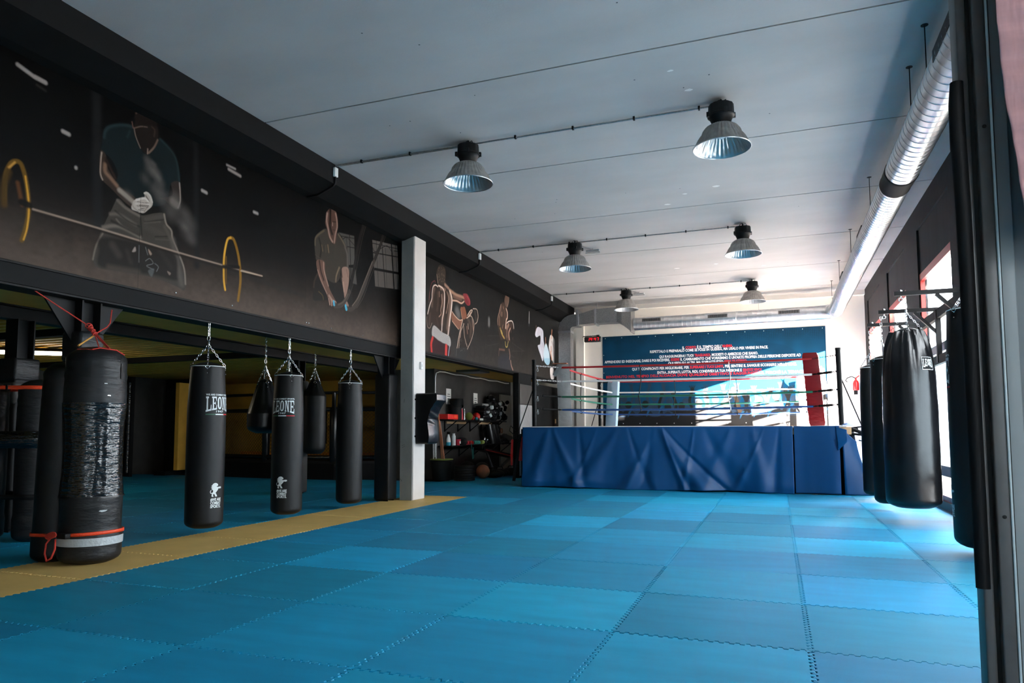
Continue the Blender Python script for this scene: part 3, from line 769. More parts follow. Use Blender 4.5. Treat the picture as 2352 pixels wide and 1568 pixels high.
OPS2 = """s,100,98,96,83,13.9,35.4,2463 685 2476 671
p,50,38,32,100,0.5,0,2301 754 2272 750 2251 729 2246 693 2219 651 2210 612 2217 586 2236 585 2258 609 2266 598 2331 584 2396 576 2408 615 2420 670 2422 714 2495 715 2528 729 2535 747 2521 757 2469 749 2401 760 2364 764 2341 765
p,58,49,42,100,0.5,0,2292 778 2287 798 2300 821 2323 834 2351 830 2364 812 2361 787 2353 766 2301 758
s,124,108,92,68,0.9,1.8,2310 820 2310 817
s,124,108,92,68,0.9,1.8,2306 821 2305 818
s,124,108,92,68,0.9,1.8,2350 785 2353 782
s,124,108,92,68,0.9,1.8,2310 793 2308 789
s,124,108,92,68,0.9,1.8,2307 819 2304 815
s,124,108,92,68,0.9,1.8,2351 783 2354 780
s,124,108,92,68,0.9,1.8,2343 821 2341 818
s,124,108,92,68,0.9,1.8,2333 785 2337 783
s,124,108,92,68,0.9,1.8,2348 829 2349 826
s,124,108,92,68,0.9,1.8,2336 800 2333 796
s,124,108,92,68,0.9,1.8,2324 824 2328 821
s,124,108,92,68,0.9,1.8,2347 800 2345 796
s,124,108,92,68,0.9,1.8,2350 799 2353 796
s,124,108,92,68,0.9,1.8,2346 802 2345 799
s,124,108,92,68,0.9,1.8,2332 804 2328 800
s,124,108,92,68,0.9,1.8,2315 777 2311 773
s,124,108,92,68,0.9,1.8,2300 785 2298 782
s,124,108,92,68,0.9,1.8,2328 801 2326 797
s,124,108,92,68,0.9,1.8,2355 824 2354 820
s,124,108,92,68,0.9,1.8,2309 787 2307 783
s,124,108,92,68,0.9,1.8,2318 781 2316 778
s,124,108,92,68,0.9,1.8,2330 774 2326 770
s,124,108,92,68,0.9,1.8,2301 810 2303 807
s,124,108,92,68,0.9,1.8,2332 816 2331 813
s,124,108,92,68,0.9,1.8,2307 797 2303 793
s,124,108,92,68,0.9,1.8,2338 776 2342 774
s,190,160,145,88,0.9,1.8,2289 791 2294 774 2298 759
s,205,178,160,98,1.7,4,2298 747 2278 749 2259 739 2252 714 2250 694 2232 666 2218 634
s,170,145,130,93,1.1,1.7,2252 606 2236 586 2218 588 2212 605 2212 623
s,188,156,138,96,2.7,6.3,2303 752 2338 749 2353 733 2354 699 2347 661 2336 631 2331 586
s,160,128,110,78,2.2,3.6,2309 730 2310 712
s,170,136,118,93,1.5,3.4,2327 723 2333 695 2323 665 2325 650 2308 637
s,168,136,118,88,2,3.7,2374 742 2388 721 2380 690 2369 660
s,205,180,164,93,4.1,9,2398 752 2416 723 2413 688 2402 651 2393 613 2385 580
s,235,225,215,88,1.8,2.7,2416 710 2409 674
s,165,128,108,78,4.5,10.6,2358 766 2388 758
s,168,128,106,93,4.2,11,2401 752 2450 745 2502 746 2528 746
s,215,175,152,93,2.3,5.5,2426 718 2463 722 2502 720 2528 732
s,90,62,50,78,3.3,6,2432 731 2489 733
s,120,96,82,43,6.4,15.2,2270 736 2256 705 2251 669
s,84,64,54,47,5.5,12.8,2298 723 2301 693 2293 660
s,140,112,96,43,7.7,18.2,2341 720 2345 669 2334 615
s,150,120,104,47,10.2,23.9,2401 731 2401 673 2384 606
s,40,28,24,53,2.7,6.3,2371 715 2371 673
s,36,26,22,47,2,4.6,2307 704 2313 653
s,92,70,60,47,5.3,12.4,2236 636 2231 600
s,176,142,124,47,4.5,10.5,2321 745 2359 747
s,140,104,86,47,5.9,13.8,2432 737 2502 735
s,70,54,46,47,4.3,10.2,2291 629 2302 606
s,232,212,198,88,1.1,2.3,2296 746 2279 749 2260 738 2253 715 2251 694 2234 666 2219 634
s,232,212,198,88,1.1,3.4,2305 752 2339 748 2353 733 2354 699 2347 661 2336 631 2332 589
s,232,212,198,88,1.1,5.3,2399 750 2417 723 2414 688 2403 652 2395 616
p,128,44,50,100,0.6,0,2518 759 2541 766 2565 765 2589 746 2588 728 2565 721 2540 728 2531 743
s,190,84,88,83,1.4,2.8,2555 759 2577 746 2582 730
s,60,20,24,68,1.9,3.4,2545 746 2562 732
s,118,46,48,93,1.3,2.8,2279 758 2271 763 2248 750 2236 722 2228 685
s,160,130,120,68,0.8,1.2,2232 716 2227 675
p,160,154,150,100,0.5,0,2266 599 2331 584 2399 574 2401 537 2320 548 2255 559
s,105,100,98,78,0.7,1,2264 593 2328 579 2399 570
s,105,100,98,78,0.7,1,2264 587 2328 573 2399 564
s,105,100,98,78,0.7,1,2265 581 2328 567 2399 558
s,105,100,98,78,0.7,1,2265 575 2328 561 2399 553
s,105,100,98,78,0.7,1,2265 568 2328 555 2399 547
s,105,100,98,78,0.7,1,2265 562 2328 549 2399 541
p,52,26,27,100,0.5,0,2255 559 2320 546 2396 537 2388 495 2237 494 2236 519
s,196,58,52,98,3,13,2258 553 2247 530 2252 497
s,196,58,52,98,3.1,17.2,2370 536 2368 497
s,40,16,16,68,0.8,1.2,2264 540 2253 518
s,185,195,205,98,1.1,3.4,2398 537 2387 496
p,128,80,60,100,0.5,0,2495 700 2515 707 2536 709 2555 675 2542 660 2510 665
s,200,150,122,93,1.4,2.2,2497 697 2507 667 2517 658
p,126,84,66,100,0.5,0,2418 673 2476 652 2514 657 2483 615 2419 639
s,225,185,160,96,1.4,2.7,2420 674 2445 661 2483 651 2512 656
s,220,180,158,93,1.2,1.9,2420 638 2478 613
p,42,35,31,100,0.6,0,2529 659 2596 684 2628 660 2614 601 2556 546 2477 535 2490 610 2515 652
s,214,186,166,93,1.4,3.5,2515 655 2493 613 2477 576 2464 539
s,214,186,166,93,1.4,1.9,2529 643 2493 599 2480 538
s,214,186,166,93,1.4,2.2,2522 643 2534 591 2559 555
s,214,186,166,93,1.5,2.6,2555 669 2596 684 2623 665 2628 645 2614 607 2590 575 2563 547 2549 523
s,214,186,166,93,1.5,4,2562 681 2589 704 2610 709 2589 688 2555 669
s,214,186,166,93,1.5,2.9,2617 717 2656 720 2670 695 2660 670 2639 657
s,214,186,166,93,1.4,2.5,2566 648 2572 627
s,88,70,60,58,7.2,17,2569 665 2596 641 2590 598
s,150,120,104,58,3.5,8.2,2502 628 2493 586
s,150,122,106,63,3.6,8.6,2610 672 2621 630
s,150,110,92,68,2.4,5.6,2555 635 2562 608
s,190,160,142,68,3.6,8.5,2596 698 2576 681
s,70,58,50,68,6.1,14.4,2638 710 2649 677
p,46,44,42,100,0.5,0,2459 534 2556 548 2546 504 2452 505
s,90,88,84,68,2.3,3.8,2459 533 2455 508
s,170,160,150,78,0.5,0.8,2535 537 2536 537
s,170,160,150,78,0.5,0.8,2478 562 2480 562
s,170,160,150,78,0.5,0.8,2553 548 2554 548
s,170,160,150,78,0.5,0.8,2509 536 2510 535
s,170,160,150,78,0.5,0.8,2526 543 2527 543
s,170,160,150,78,0.5,0.8,2500 569 2501 569
s,170,160,150,78,0.5,0.8,2511 573 2513 573
s,170,160,150,78,0.5,0.8,2507 534 2508 534
s,170,160,150,78,0.5,0.8,2503 578 2504 578
s,170,160,150,78,0.5,0.8,2480 568 2482 568
s,170,160,150,78,0.5,0.8,2538 566 2540 566
s,170,160,150,78,0.5,0.8,2499 574 2501 573
s,170,160,150,78,0.5,0.8,2554 565 2556 565
s,170,160,150,78,0.5,0.8,2493 575 2494 574
s,170,160,150,78,0.5,0.8,2481 568 2483 568
s,170,160,150,78,0.5,0.8,2530 575 2531 575
s,170,160,150,78,0.5,0.8,2480 553 2482 553
s,170,160,150,78,0.5,0.8,2496 532 2498 531
s,170,160,150,78,0.5,0.8,2486 552 2488 552
s,170,160,150,78,0.5,0.8,2538 564 2539 563
s,170,160,150,78,0.5,0.8,2555 562 2556 562
s,170,160,150,78,0.5,0.8,2496 559 2497 558
s,135,132,128,68,10.8,15.2,2789 700 2789 675
s,95,92,90,68,12.1,17.1,3154 876 3170 853
p,62,48,41,100,0.5,0,2960 803 2924 786 2899 743 2884 709 2891 684 2923 628 2974 637 3018 629 3049 632 3041 672 3057 696 3096 693 3096 715 3073 731 3034 728 3019 718 3019 751 3015 772 2997 782
p,98,78,68,100,0.5,0,2976 825 3001 848 3029 838 3029 815 3006 785 2976 801
s,180,150,135,93,1.2,1.9,3012 848 3031 835 3021 808 3008 790
s,176,146,128,96,1.8,2.9,2929 787 2906 746 2889 715 2891 689
s,150,118,100,96,1.8,4.2,2909 731 2912 690
s,160,124,106,96,1.8,5.8,2940 753 2938 736
s,150,118,100,96,1.8,4.3,2956 781 2963 772
s,206,178,160,96,1.8,7,2995 778 3010 760 3008 738 2995 725 2987 687
s,232,218,208,96,1.9,3.6,3002 713 3030 725 3069 732 3088 723 3096 701
s,140,108,94,96,1.8,16.2,3026 708 3004 689
s,176,138,120,96,1.8,7.1,3049 695 3028 670 3035 641
s,170,140,120,96,1.8,2.1,2945 681 2953 698
s,160,130,70,96,1.8,9,2920 677 2937 656 2970 639
s,210,180,100,96,1.8,4.8,2932 670 2945 657
s,200,175,90,96,1.8,3.5,2982 624 2988 604 3007 604 3020 629
s,100,72,62,96,1.8,9.1,2912 582 2973 585
s,150,115,100,96,1.8,1.8,2906 585 2901 552
s,150,112,96,96,1.8,6,3032 595 3042 569 3037 549
s,160,124,108,96,1.9,8.7,3052 543 3059 524 3083 502
s,120,90,75,96,1.9,1.9,3084 656 3080 647
s,120,96,84,63,3.8,9,2931 777 2920 738
s,96,76,66,63,4.6,10.8,2971 765 2982 734
s,120,94,82,63,6.9,16.2,3004 694 3003 651
s,90,68,58,68,4.7,11,3057 713 3057 680
s,34,26,22,78,1.8,4.2,2945 729 2941 686
s,34,26,22,68,1.6,3.8,2981 723 2978 691
s,82,80,78,68,0.9,1,2773 625 2902 641
s,82,80,78,68,0.9,1,2773 582 2902 607
s,82,80,78,68,1,1.1,3072 629 3234 608
s,82,80,78,68,0.9,1.1,3010 574 3103 564
s,82,80,78,68,1,1.2,3072 591 3243 609
s,82,80,78,68,1,1.1,3209 603 3179 535 3242 540
s,82,80,78,68,0.9,1.1,3040 531 3010 493
p,50,52,62,45,10.4,0,2908 550 3010 568 3055 505 2908 498
s,185,182,176,88,3.5,5.9,3317 814 3314 758
p,190,190,202,100,0.6,0,3434 747 3472 759 3541 749 3550 701 3561 664 3537 587 3494 617 3451 658 3490 672 3495 716 3433 701 3409 714
s,120,122,140,68,2.4,3.7,3520 740 3515 696 3549 657
s,225,228,238,78,2.1,4.9,3443 742 3423 710
s,228,228,235,78,2.6,5.6,3490 656 3523 604
p,186,206,218,100,0.6,0,3590 688 3636 654 3653 633 3652 585 3608 573 3558 592 3554 645
p,140,182,206,80,3.1,0,3558 602 3653 611 3652 585 3608 573 3563 590
s,130,190,150,68,1.1,1.6,3574 669 3559 645
s,176,126,104,98,1.3,3.9,3426 760 3422 734
s,190,135,108,98,1.9,6.3,3586 718 3589 683
p,212,206,206,100,0.6,0,3669 741 3728 735 3752 708 3742 596 3717 596 3651 649 3642 686
s,206,140,106,98,3.3,11,3699 772 3687 727
s,190,128,98,93,3.8,11.6,3682 678 3683 655
s,206,142,110,93,4.4,12.9,3675 648 3693 611
s,70,50,42,88,1.4,3.3,3690 711 3738 674
p,214,206,204,100,0.6,0,3662 558 3730 560 3734 508 3675 504"""
def mural_bg(P, top, low, zlow, fade):
    t = np.clip((P.z - P.z0) / (P.z1 - P.z0), 0, 1)[:, None, None]
    k = np.exp(-((P.z - P.z0) / fade) ** 1.6)[:, None, None]
    P.c[:] = np.array(top) * (1 - k) + np.array(low) * k
    n = cloud((P.nz, P.nh), (14, 60), 2)[..., None] * .5 + cloud((P.nz, P.nh), (50, 180), 3)[..., None] * .5
    P.c *= (0.75 + 0.5 * n)
P1 = Print(2.0, 10.1, 2.48, 4.25, .0065)
mural_bg(P1, [c * MURAL_GAIN for c in srgb(9, 9, 10)], [c * MURAL_GAIN for c in srgb(92, 76, 66)], 0, .36)
P1.run(OPS1, MURAL_GAIN * 1.6)
P1.c *= (1 + .10 * (nrs.rand(P1.nz, P1.nh, 1) - .5))
mu = thing('wall_mural', 'large dark wall mural of a kneeling weightlifter and a man with battle ropes', 'mural', (XM, 6, 2.48))
bx = [2.0, 5.04, 7.62, 10.1]
for a, b in zip(bx[:-1], bx[1:]):
    P1.panel('mural_panel', a, b, lambda h, z: (XM + .0015 * np.sin(h * 2.1) + 0 * z, h, z), 'mural', mu, flip=False)
P2 = Print(10.4, 19.15, 2.50, 4.25, .009)
mural_bg(P2, [c * MURAL_GAIN for c in srgb(34, 33, 32)], [c * MURAL_GAIN for c in srgb(66, 60, 55)], 0, .5)
P2.run(OPS2, MURAL_GAIN * 1.5)
P2.c *= (1 + .10 * (nrs.rand(P2.nz, P2.nh, 1) - .5))
mu2 = thing('wall_mural', 'wall mural of boxers, a kick fighter and karate figures beyond the white column', 'mural', (XM, 15, 2.5))
bx = [10.4, 13.70, 16.40, 19.15]
for a, b in zip(bx[:-1], bx[1:]):
    P2.panel('mural_panel', a, b, lambda h, z: (XM + .002 * np.sin(h * 3.1) + 0 * z, h, z), 'mural', mu2)
rv = MB()
for y in (8.2, 9.0, 9.95, 7.65, 7.7, 5.5, 6.3): rv.lathe((XM, y, 2.52), [(.008, 0), (.008, .008), (.001, .011)], 8, ax='x')
rv.build('mural_screw', 'chrome', mu)

# ================================================================== CEILING LAMPS
def lamp(x, y, label):
    r = thing('high_bay_lamp', label, 'ceiling lamp', (x, y, ZC), 'industrial reflector lamps under the ceiling')
    c = (x, y, ZC)
    rib = lambda rr, h, a: rr * (1 + .016 * (1 if int(a / (2 * pi) * 72) % 2 else -1))
    mb = MB()
    mb.lathe(c, [(.10, -.06), (.128, -.065), (.132, -.14), (.132, -.165), (.14, -.17), (.14, -.185), (.125, -.19), (.105, -.235), (.09, -.285)], 48, lambda rr, h, a: rr * (1 - .03 * (int(a / (2 * pi) * 24) % 2)) if h > -.16 else rr)
    for k in range(4):
        a = k * pi / 2 + .4; mb.box(x + .14 * cos(a) - .014, x + .14 * cos(a) + .014, y + .14 * sin(a) - .014, y + .14 * sin(a) + .014, ZC - .19, ZC - .14)
    mb.build('ballast_housing', 'ballast_black', r, smooth=True)
    prof = [(.088, -.275), (.125, -.285), (.165, -.31), (.192, -.345), (.205, -.385), (.222, -.405), (.24, -.43), (.262, -.475), (.285, -.515), (.294, -.525)]
    sh = MB().lathe(c, prof, 144, lambda rr, h, a: rib(rr, h, a) if -.50 < h < -.28 else rr, caps=False).build('reflector', 'reflector_dirty', r, smooth=True)
    inner = [(rr - .006, h - .002) for rr, h in prof][::-1]
    MB().lathe(c, [(.294, -.525)] + inner[1:] + [(.01, -.27)], 144, lambda rr, h, a: rib(rr, h, a) if -.50 < h < -.28 else rr, caps=False).build('reflector_lining', 'reflector_inside', sh, smooth=True)
    MB().tube([(x + .294 * cos(2 * pi * k / 48), y + .294 * sin(2 * pi * k / 48), ZC - .525) for k in range(48)], .006, 6, closed=True).build('reflector_rim', 'reflector_inside', sh, smooth=True)
    MB().lathe(c, [(.001, -.42), (.03, -.415), (.055, -.39), (.06, -.36), (.045, -.33), (.03, -.31), (.03, -.28)], 24, caps=False).build('bulb', MATS['bulb_glass'], r, smooth=True)
    w = MB().tube([(x - .03, y, ZC - .06), (x - .05, y + .01, ZC - .02), (x - .02, y, ZC - .004), (x + .02, y, ZC - .02), (x + .05, y - .01, ZC - .01), (x + .07, y, ZC - .06)], .005, 6)
    w.tube([(x, y, ZC), (x, y, ZC - .065)], .012, 8)
    w.build('hanging_hook', 'black_steel', r, smooth=True)
mat('bulb_glass', (0.75, 0.78, 0.78), 0.12, spec=0.8, coat=.5)
for x, y, lab in ((-3.37, 7.52, 'ribbed reflector lamp over the mural side, nearer and larger of the first pair'), (-.46, 7.5, 'largest ribbed reflector lamp, on the duct side of the ceiling'),
                  (-3.37, 12.28, 'ribbed reflector lamp in the middle row on the mural side'), (-.45, 12.26, 'ribbed reflector lamp in the middle row on the duct side'),
                  (-3.36, 16.93, 'small pale reflector lamp above the ring, on the mural side'), (-.45, 16.94, 'small pale reflector lamp above the ring, on the duct side')):
    lamp(x, y, lab)
for y, lab in ((7.58, 'thin metal conduit along the ceiling feeding the first pair of lamps'), (12.34, 'thin metal conduit along the ceiling feeding the middle pair of lamps'), (17.0, 'thin metal conduit along the ceiling feeding the last pair of lamps')):
    r = thing('conduit', lab, 'conduit', (-3, y, ZC), 'lamp conduits')
    mb = MB().tube([(-5.28, y, ZC - .022), (-.46, y, ZC - .022)], .011, 8); mb.tube([(-5.28, y + .035, ZC - .018), (-3.4, y + .035, ZC - .018)], .008, 8)
    mb.build('pipe', 'galvanised_dull', r, smooth=True)
    for k in range(7): MB().box(-4.9 + k * .7, -4.88 + k * .7, y - .018, y + .018, ZC - .038, ZC).build('pipe_clip', 'black_steel', r)
    MB().box(-5.30, -5.262, y - .035, y + .035, ZC - .17, ZC - .05, .006).build('junction_box', 'plastic_white', r, smooth=True)
    MB().tube([(-5.285, y, ZC - .16), (-5.285, y, ZC - .26), (-5.32, y, ZC - .29), (-5.55, y, ZC - .375), (-5.72, y, ZC - .385)], .014, 8).build('cable', 'black_steel', r, smooth=True)
for x, y, lab in ((-3.2, 12.95, 'small suspended bracket light beside the middle lamp on the mural side'), (-3.15, 17.5, 'small suspended bracket light beside the last lamp on the mural side')):
    r = thing('emergency_light', lab, 'light fitting', (x, y, ZC))
    MB().box(x - .13, x + .13, y - .03, y + .03, ZC - .06, ZC - .025, .008).box(x - .14, x + .14, y - .02, y + .02, ZC - .09, ZC - .075).build('housing', 'reflector_inside', r)
    MB().obox((x - .18, y - .55, ZC - .01), (x, y, ZC - .03), .012, .008).tube([(x, y, ZC), (x, y, ZC - .03)], .006).build('hanger', 'galvanised_dull', r)

# ================================================================== DUCTS
def spiral_tube(mb, p0, p1, r, seg, n=40, lip=.006, lw=.010):
    """round duct with raised seams every seg metres"""
    p0 = Vector(p0); p1 = Vector(p1); L = (p1 - p0).length; d = (p1 - p0) / L; k = int(L / seg)
    prof = [(r, 0)]
    for i in range(1, k):
        h = i * seg; prof += [(r, h - .0035), (r + .004, h - .0015), (r + .004, h + .0015), (r, h + .0035)]
    prof.append((r, L)); q = Vector((0, 0, 1)).rotation_difference(d); o = len(mb.v)
    mb.lathe((0, 0, 0), prof, n)
    for i in range(o, len(mb.v)): mb.v[i] = tuple(p0 + q @ Vector(mb.v[i]))
du = thing('round_duct', 'long silver round air duct running under the ceiling above the windows', 'air duct', (1.44, 9, 4.1))
a0, a1, a2 = Vector((1.47, -4.1, 4.14)), Vector((1.435, 9.05, 4.085)), Vector((1.42, 9.42, 4.06))
a3 = Vector((1.40, 18.35, 3.97))
m1 = MB(); spiral_tube(m1, a0, a1, .178, .125); m1.build('duct_tube', 'galvanised', du, smooth=True)
m1 = MB(); spiral_tube(m1, a2, a3, .168, .10); m1.build('duct_tube', 'galvanised', du, smooth=True)
m1 = MB(); q = Vector((0, 0, 1)).rotation_difference((a2 - a1).normalized()); o = 0
m1.lathe((0, 0, 0), [(.180, -.02), (.186, -.01), (.184, .02), (.172, .35), (.176, .39), (.170, .41)], 40)
m1.v = [tuple(a1 + q @ Vector(v)) for v in m1.v]; m1.build('flexible_collar', 'black_paint', du, smooth=True)
# elbow at the far end towards the wall run
el = MB(); pts = []
for k in range(9):
    a = k / 8 * pi / 2; pts.append((1.40 - .34 + .34 * cos(a), 18.35 + .34 * sin(a), 3.97))
el.tube(pts, .170, 36); 
for k in (1, 3, 5, 7): el.tube([Vector(pts[k]) + (Vector((cos(k / 8 * pi / 2), sin(k / 8 * pi / 2), 0)) * cos(t) + Vector((0, 0, 1)) * sin(t)) * .171 for t in [2 * pi * j / 36 for j in range(36)]], .005, 5, closed=True)
el.build('elbow', 'galvanised', du, smooth=True)
for y, z0 in ((2.8, 4.3), (5.3, 4.27), (6.7, 4.26), (7.45, 4.25), (10.6, 4.22), (13.3, 4.2), (15.7, 4.18), (17.8, 4.16)):
    MB().tube([(1.28, y, ZC), (1.28, y, z0 - .14)], .005, 6).lathe((1.28, y, ZC - .004), [(.03, 0), (.03, .004)], 12).build('hanger_rod', 'black_steel', du)
for y in (6.05, 11.9, 15.2): MB().box(1.262, 1.30, y - .32, y + .32, 4.06, 4.16).build('air_grille', 'black_steel', du)
wd = thing('round_duct', 'silver round air duct along the far wall above the blue poster', 'air duct', (-1, 18.69, 3.97))
m1 = MB(); spiral_tube(m1, (-3.5, 18.69, 3.93), (1.06, 18.69, 3.97), .165, .115); m1.build('duct_tube', 'galvanised', wd, smooth=True)
for x in (-3.02, -1.345, .35):
    g = MB().box(x - .25, x + .25, 18.515, 18.545, 3.955, 4.045); g.build('air_grille', 'galvanised_dull', wd)
    g = MB()
    for k in range(24): g.box(x - .23 + k * .0195, x - .22 + k * .0195, 18.50, 18.52, 3.965, 4.035)
    g.build('grille_slat', 'black_steel', wd)
MB().tube([(-.35, 18.69, ZC - .02), (-.35, 18.69, 4.12)], .006, 6).build('hanger_rod', 'galvanised_dull', wd)
MB().tube([Vector((-.9, 18.69, 3.95)) + Vector((0, cos(t), sin(t))) * .168 for t in [2 * pi * j / 36 for j in range(36)]], .007, 5, closed=True).build('coupling_ring', 'galvanised', wd, smooth=True)
rd = thing('square_duct', 'grey sheet-metal square duct turning down the corner beside the mural end', 'air duct', (-5.4, 18.8, 4.1))
def loft(mb, secs):
    o = len(mb.v); n = len(secs[0]); vs = [p for s_ in secs for p in s_]
    fs = [(i * n + k, i * n + (k + 1) % n, (i + 1) * n + (k + 1) % n, (i + 1) * n + k) for i in range(len(secs) - 1) for k in range(n)]
    fs += [tuple(range(n - 1, -1, -1)), tuple(range((len(secs) - 1) * n, len(secs) * n))]; return mb.add(vs, fs)
R4 = lambda x, y0, y1, z0, z1: [(x, y0, z0), (x, y1, z0), (x, y1, z1), (x, y0, z1)]
mb = MB(); loft(mb, [R4(-5.0, 18.56, 18.86, 3.98, 4.28), R4(-4.55, 18.53, 18.9, 4.0, 4.38), R4(-3.94, 18.53, 18.9, 4.0, 4.40)]); mb.build('duct_body', 'galvanised_dull', rd)
mb = MB(); loft(mb, [R4(-3.94, 18.53, 18.9, 4.0, 4.40), R4(-3.80, 18.46, 18.93, 3.92, 4.44), R4(-3.56, 18.44, 18.95, 3.72, 4.44)]).box(-3.57, -3.54, 18.42, 18.97, 3.70, 4.46); mb.build('duct_transition', 'galvanised_dull', rd)
mb = MB(); secs = []
for k in range(9):
    a = k / 8 * pi / 2; c0, c1 = .08, .42     # inner, outer radius of the bend
    cx, cz = -5.16, 3.86
    secs.append([(cx - c0 * sin(a), 18.56, cz + c0 * cos(a)), (cx - c0 * sin(a), 18.86, cz + c0 * cos(a)), (cx - c1 * sin(a), 18.86, cz + c1 * cos(a)), (cx - c1 * sin(a), 18.56, cz + c1 * cos(a))])
loft(mb, secs); mb.box(-5.16, -5.0, 18.56, 18.86, 3.94, 4.28); mb.build('duct_elbow', 'galvanised_dull', rd)
MB().box(-5.58, -5.24, 18.56, 18.86, .4, 3.86).build('duct_drop', 'galvanised_dull', rd)
for q in ((-5.59, -5.23, 3.78, 3.84),): MB().box(q[0], q[1], 18.55, 18.87, q[2], q[3]).build('duct_flange', 'galvanised', rd)
for x in (-5.06, -4.56): MB().box(x, x + .05, 18.52, 18.91, 3.96, 4.39).build('duct_flange', 'galvanised', rd)
for x in (-4.5, -3.95): MB().tube([(x, 18.6, ZC), (x, 18.6, 4.38)], .005, 6).build('hanger_rod', 'galvanised_dull', rd)

# ================================================================== POSTER
po = thing('wall_poster', 'large dark blue wall poster with white and red Italian lettering behind the ring', 'poster', (-1.6, YF, 1.2))
PX0, PX1, PZ0, PZ1 = -4.53, 1.21, 1.20, 3.72
PP = Print(PX0, PX1, PZ0, PZ1, .011)
tt = ((PP.z - PZ0) / (PZ1 - PZ0))[:, None, None]
PP.c[:] = np.array(srgb(4, 70, 104)) * (1 - .35 * tt) + 0 * PP.c
PP.c *= .85 + .3 * cloud((PP.nz, PP.nh), (12, 26), 9)[..., None]
X, Z = np.meshgrid(PP.h, PP.z); prnd = random.Random(11)
dots = (np.sin(X * 2 * pi / .085 + Z * 2 * pi / .085) * np.sin(X * 2 * pi / .085 - Z * 2 * pi / .085)) > .05 + (PZ1 - Z) * .0
k = np.clip((Z - 3.35) / .3, 0, 1) * dots * .55; PP.c *= (1 - k)[..., None]
for pts in ([(-3.1, 3.0), (-2.4, 3.15), (-1.4, 3.05), (-2.2, 2.8), (-3.2, 2.75)], [(-.5, 3.4), (.3, 3.25), (.6, 2.9), (-.1, 3.1)], [(-2.6, 2.75), (-1.5, 2.8), (-1.9, 2.35)]):
    PP.poly(pts, srgb(6, 50, 78), .5, .03)
dark, mid, lite = srgb(26, 26, 28), srgb(40, 58, 78), srgb(28, 84, 118)
PP.poly([(PX0 - .1, 1.1), (PX0 - .1, 1.62), (-3.8, 1.7), (-3.2, 1.62), (-2.4, 1.66), (-1.6, 1.72), (-.8, 1.66), (0, 1.7), (.7, 1.62), (PX1 + .1, 1.66), (PX1 + .1, 1.1)], dark, 1, .01, False)
def person_shape(x, zt, col, s_=1.0, arms=2):
    PP.poly([(x - .17 * s_, 1.5), (x - .16 * s_, zt - .30 * s_), (x - .05 * s_, zt - .22 * s_), (x + .05 * s_, zt - .22 * s_), (x + .16 * s_, zt - .30 * s_), (x + .17 * s_, 1.5)], col, 1, .006)
    PP.stroke([(x, zt - .10 * s_), (x, zt - .08 * s_)], .17 * s_, col, 1, .006)
    for sd in ((-1, 1) if arms == 2 else ((1,) if arms == 1 else ())):
        dx = prnd.uniform(.12, .25) * s_; up = prnd.uniform(.25, .42) * s_
        PP.stroke([(x + sd * .13 * s_, zt - .3 * s_), (x + sd * (.13 + dx * .6) * s_, zt - .05), (x + sd * dx, zt + up * .6)], .07 * s_, col, 1, .005)
        hx, hz = x + sd * dx, zt + up * .6
        PP.stroke([(hx, hz), (hx, hz + .03)], .09 * s_, col, 1, .005)
        for f in (-.045, -.015, .015, .045): PP.stroke([(hx + f * .6 * s_, hz + .02), (hx + f * 1.5 * s_, hz + .11 * s_)], .018 * s_, col, 1, .003)
for k in range(15): person_shape(PX0 + .25 + k * .39 + prnd.uniform(-.08, .08), prnd.uniform(1.95, 2.08), mid, 1.0, prnd.choice((0, 1, 2)))
for k in range(12): person_shape(PX0 + .3 + k * .48 + prnd.uniform(-.1, .1), prnd.uniform(1.78, 1.94), dark, 1.05, prnd.choice((0, 2, 2)))
for k in range(14):
    x = PX0 + .3 + k * .41 + prnd.uniform(-.1, .1); z = prnd.uniform(1.48, 1.66)
    PP.poly([(x, z - .1), (x + .07, z + .02), (x + .12, z + .1), (x + .03, z + .06)], lite, .9, .005)
PP.poly([(-2.75, 1.66), (-2.5, 1.55), (-2.1, 1.55), (-1.85, 1.68), (-2.2, 1.62)], dark, 1, .006)
PP.stroke([(-1.05, 2.18), (-.98, 1.9), (-.9, 1.6)], .1, srgb(74, 62, 50), 1, .006)
PP.c[:] = PP.c * (1 - 0) ; PP.stroke([(.63, 1.0), (.63, 1.9)], .008, srgb(150, 150, 150), .8, .002)
PP.panel('poster_print', PX0, PX1, lambda h, z: (h, YF - .012 + 0 * h, z), 'poster', po)
MB().box(PX0, PX1, YF - .011, YF, PZ0, PZ1).build('poster_backing', 'black_paint', po)
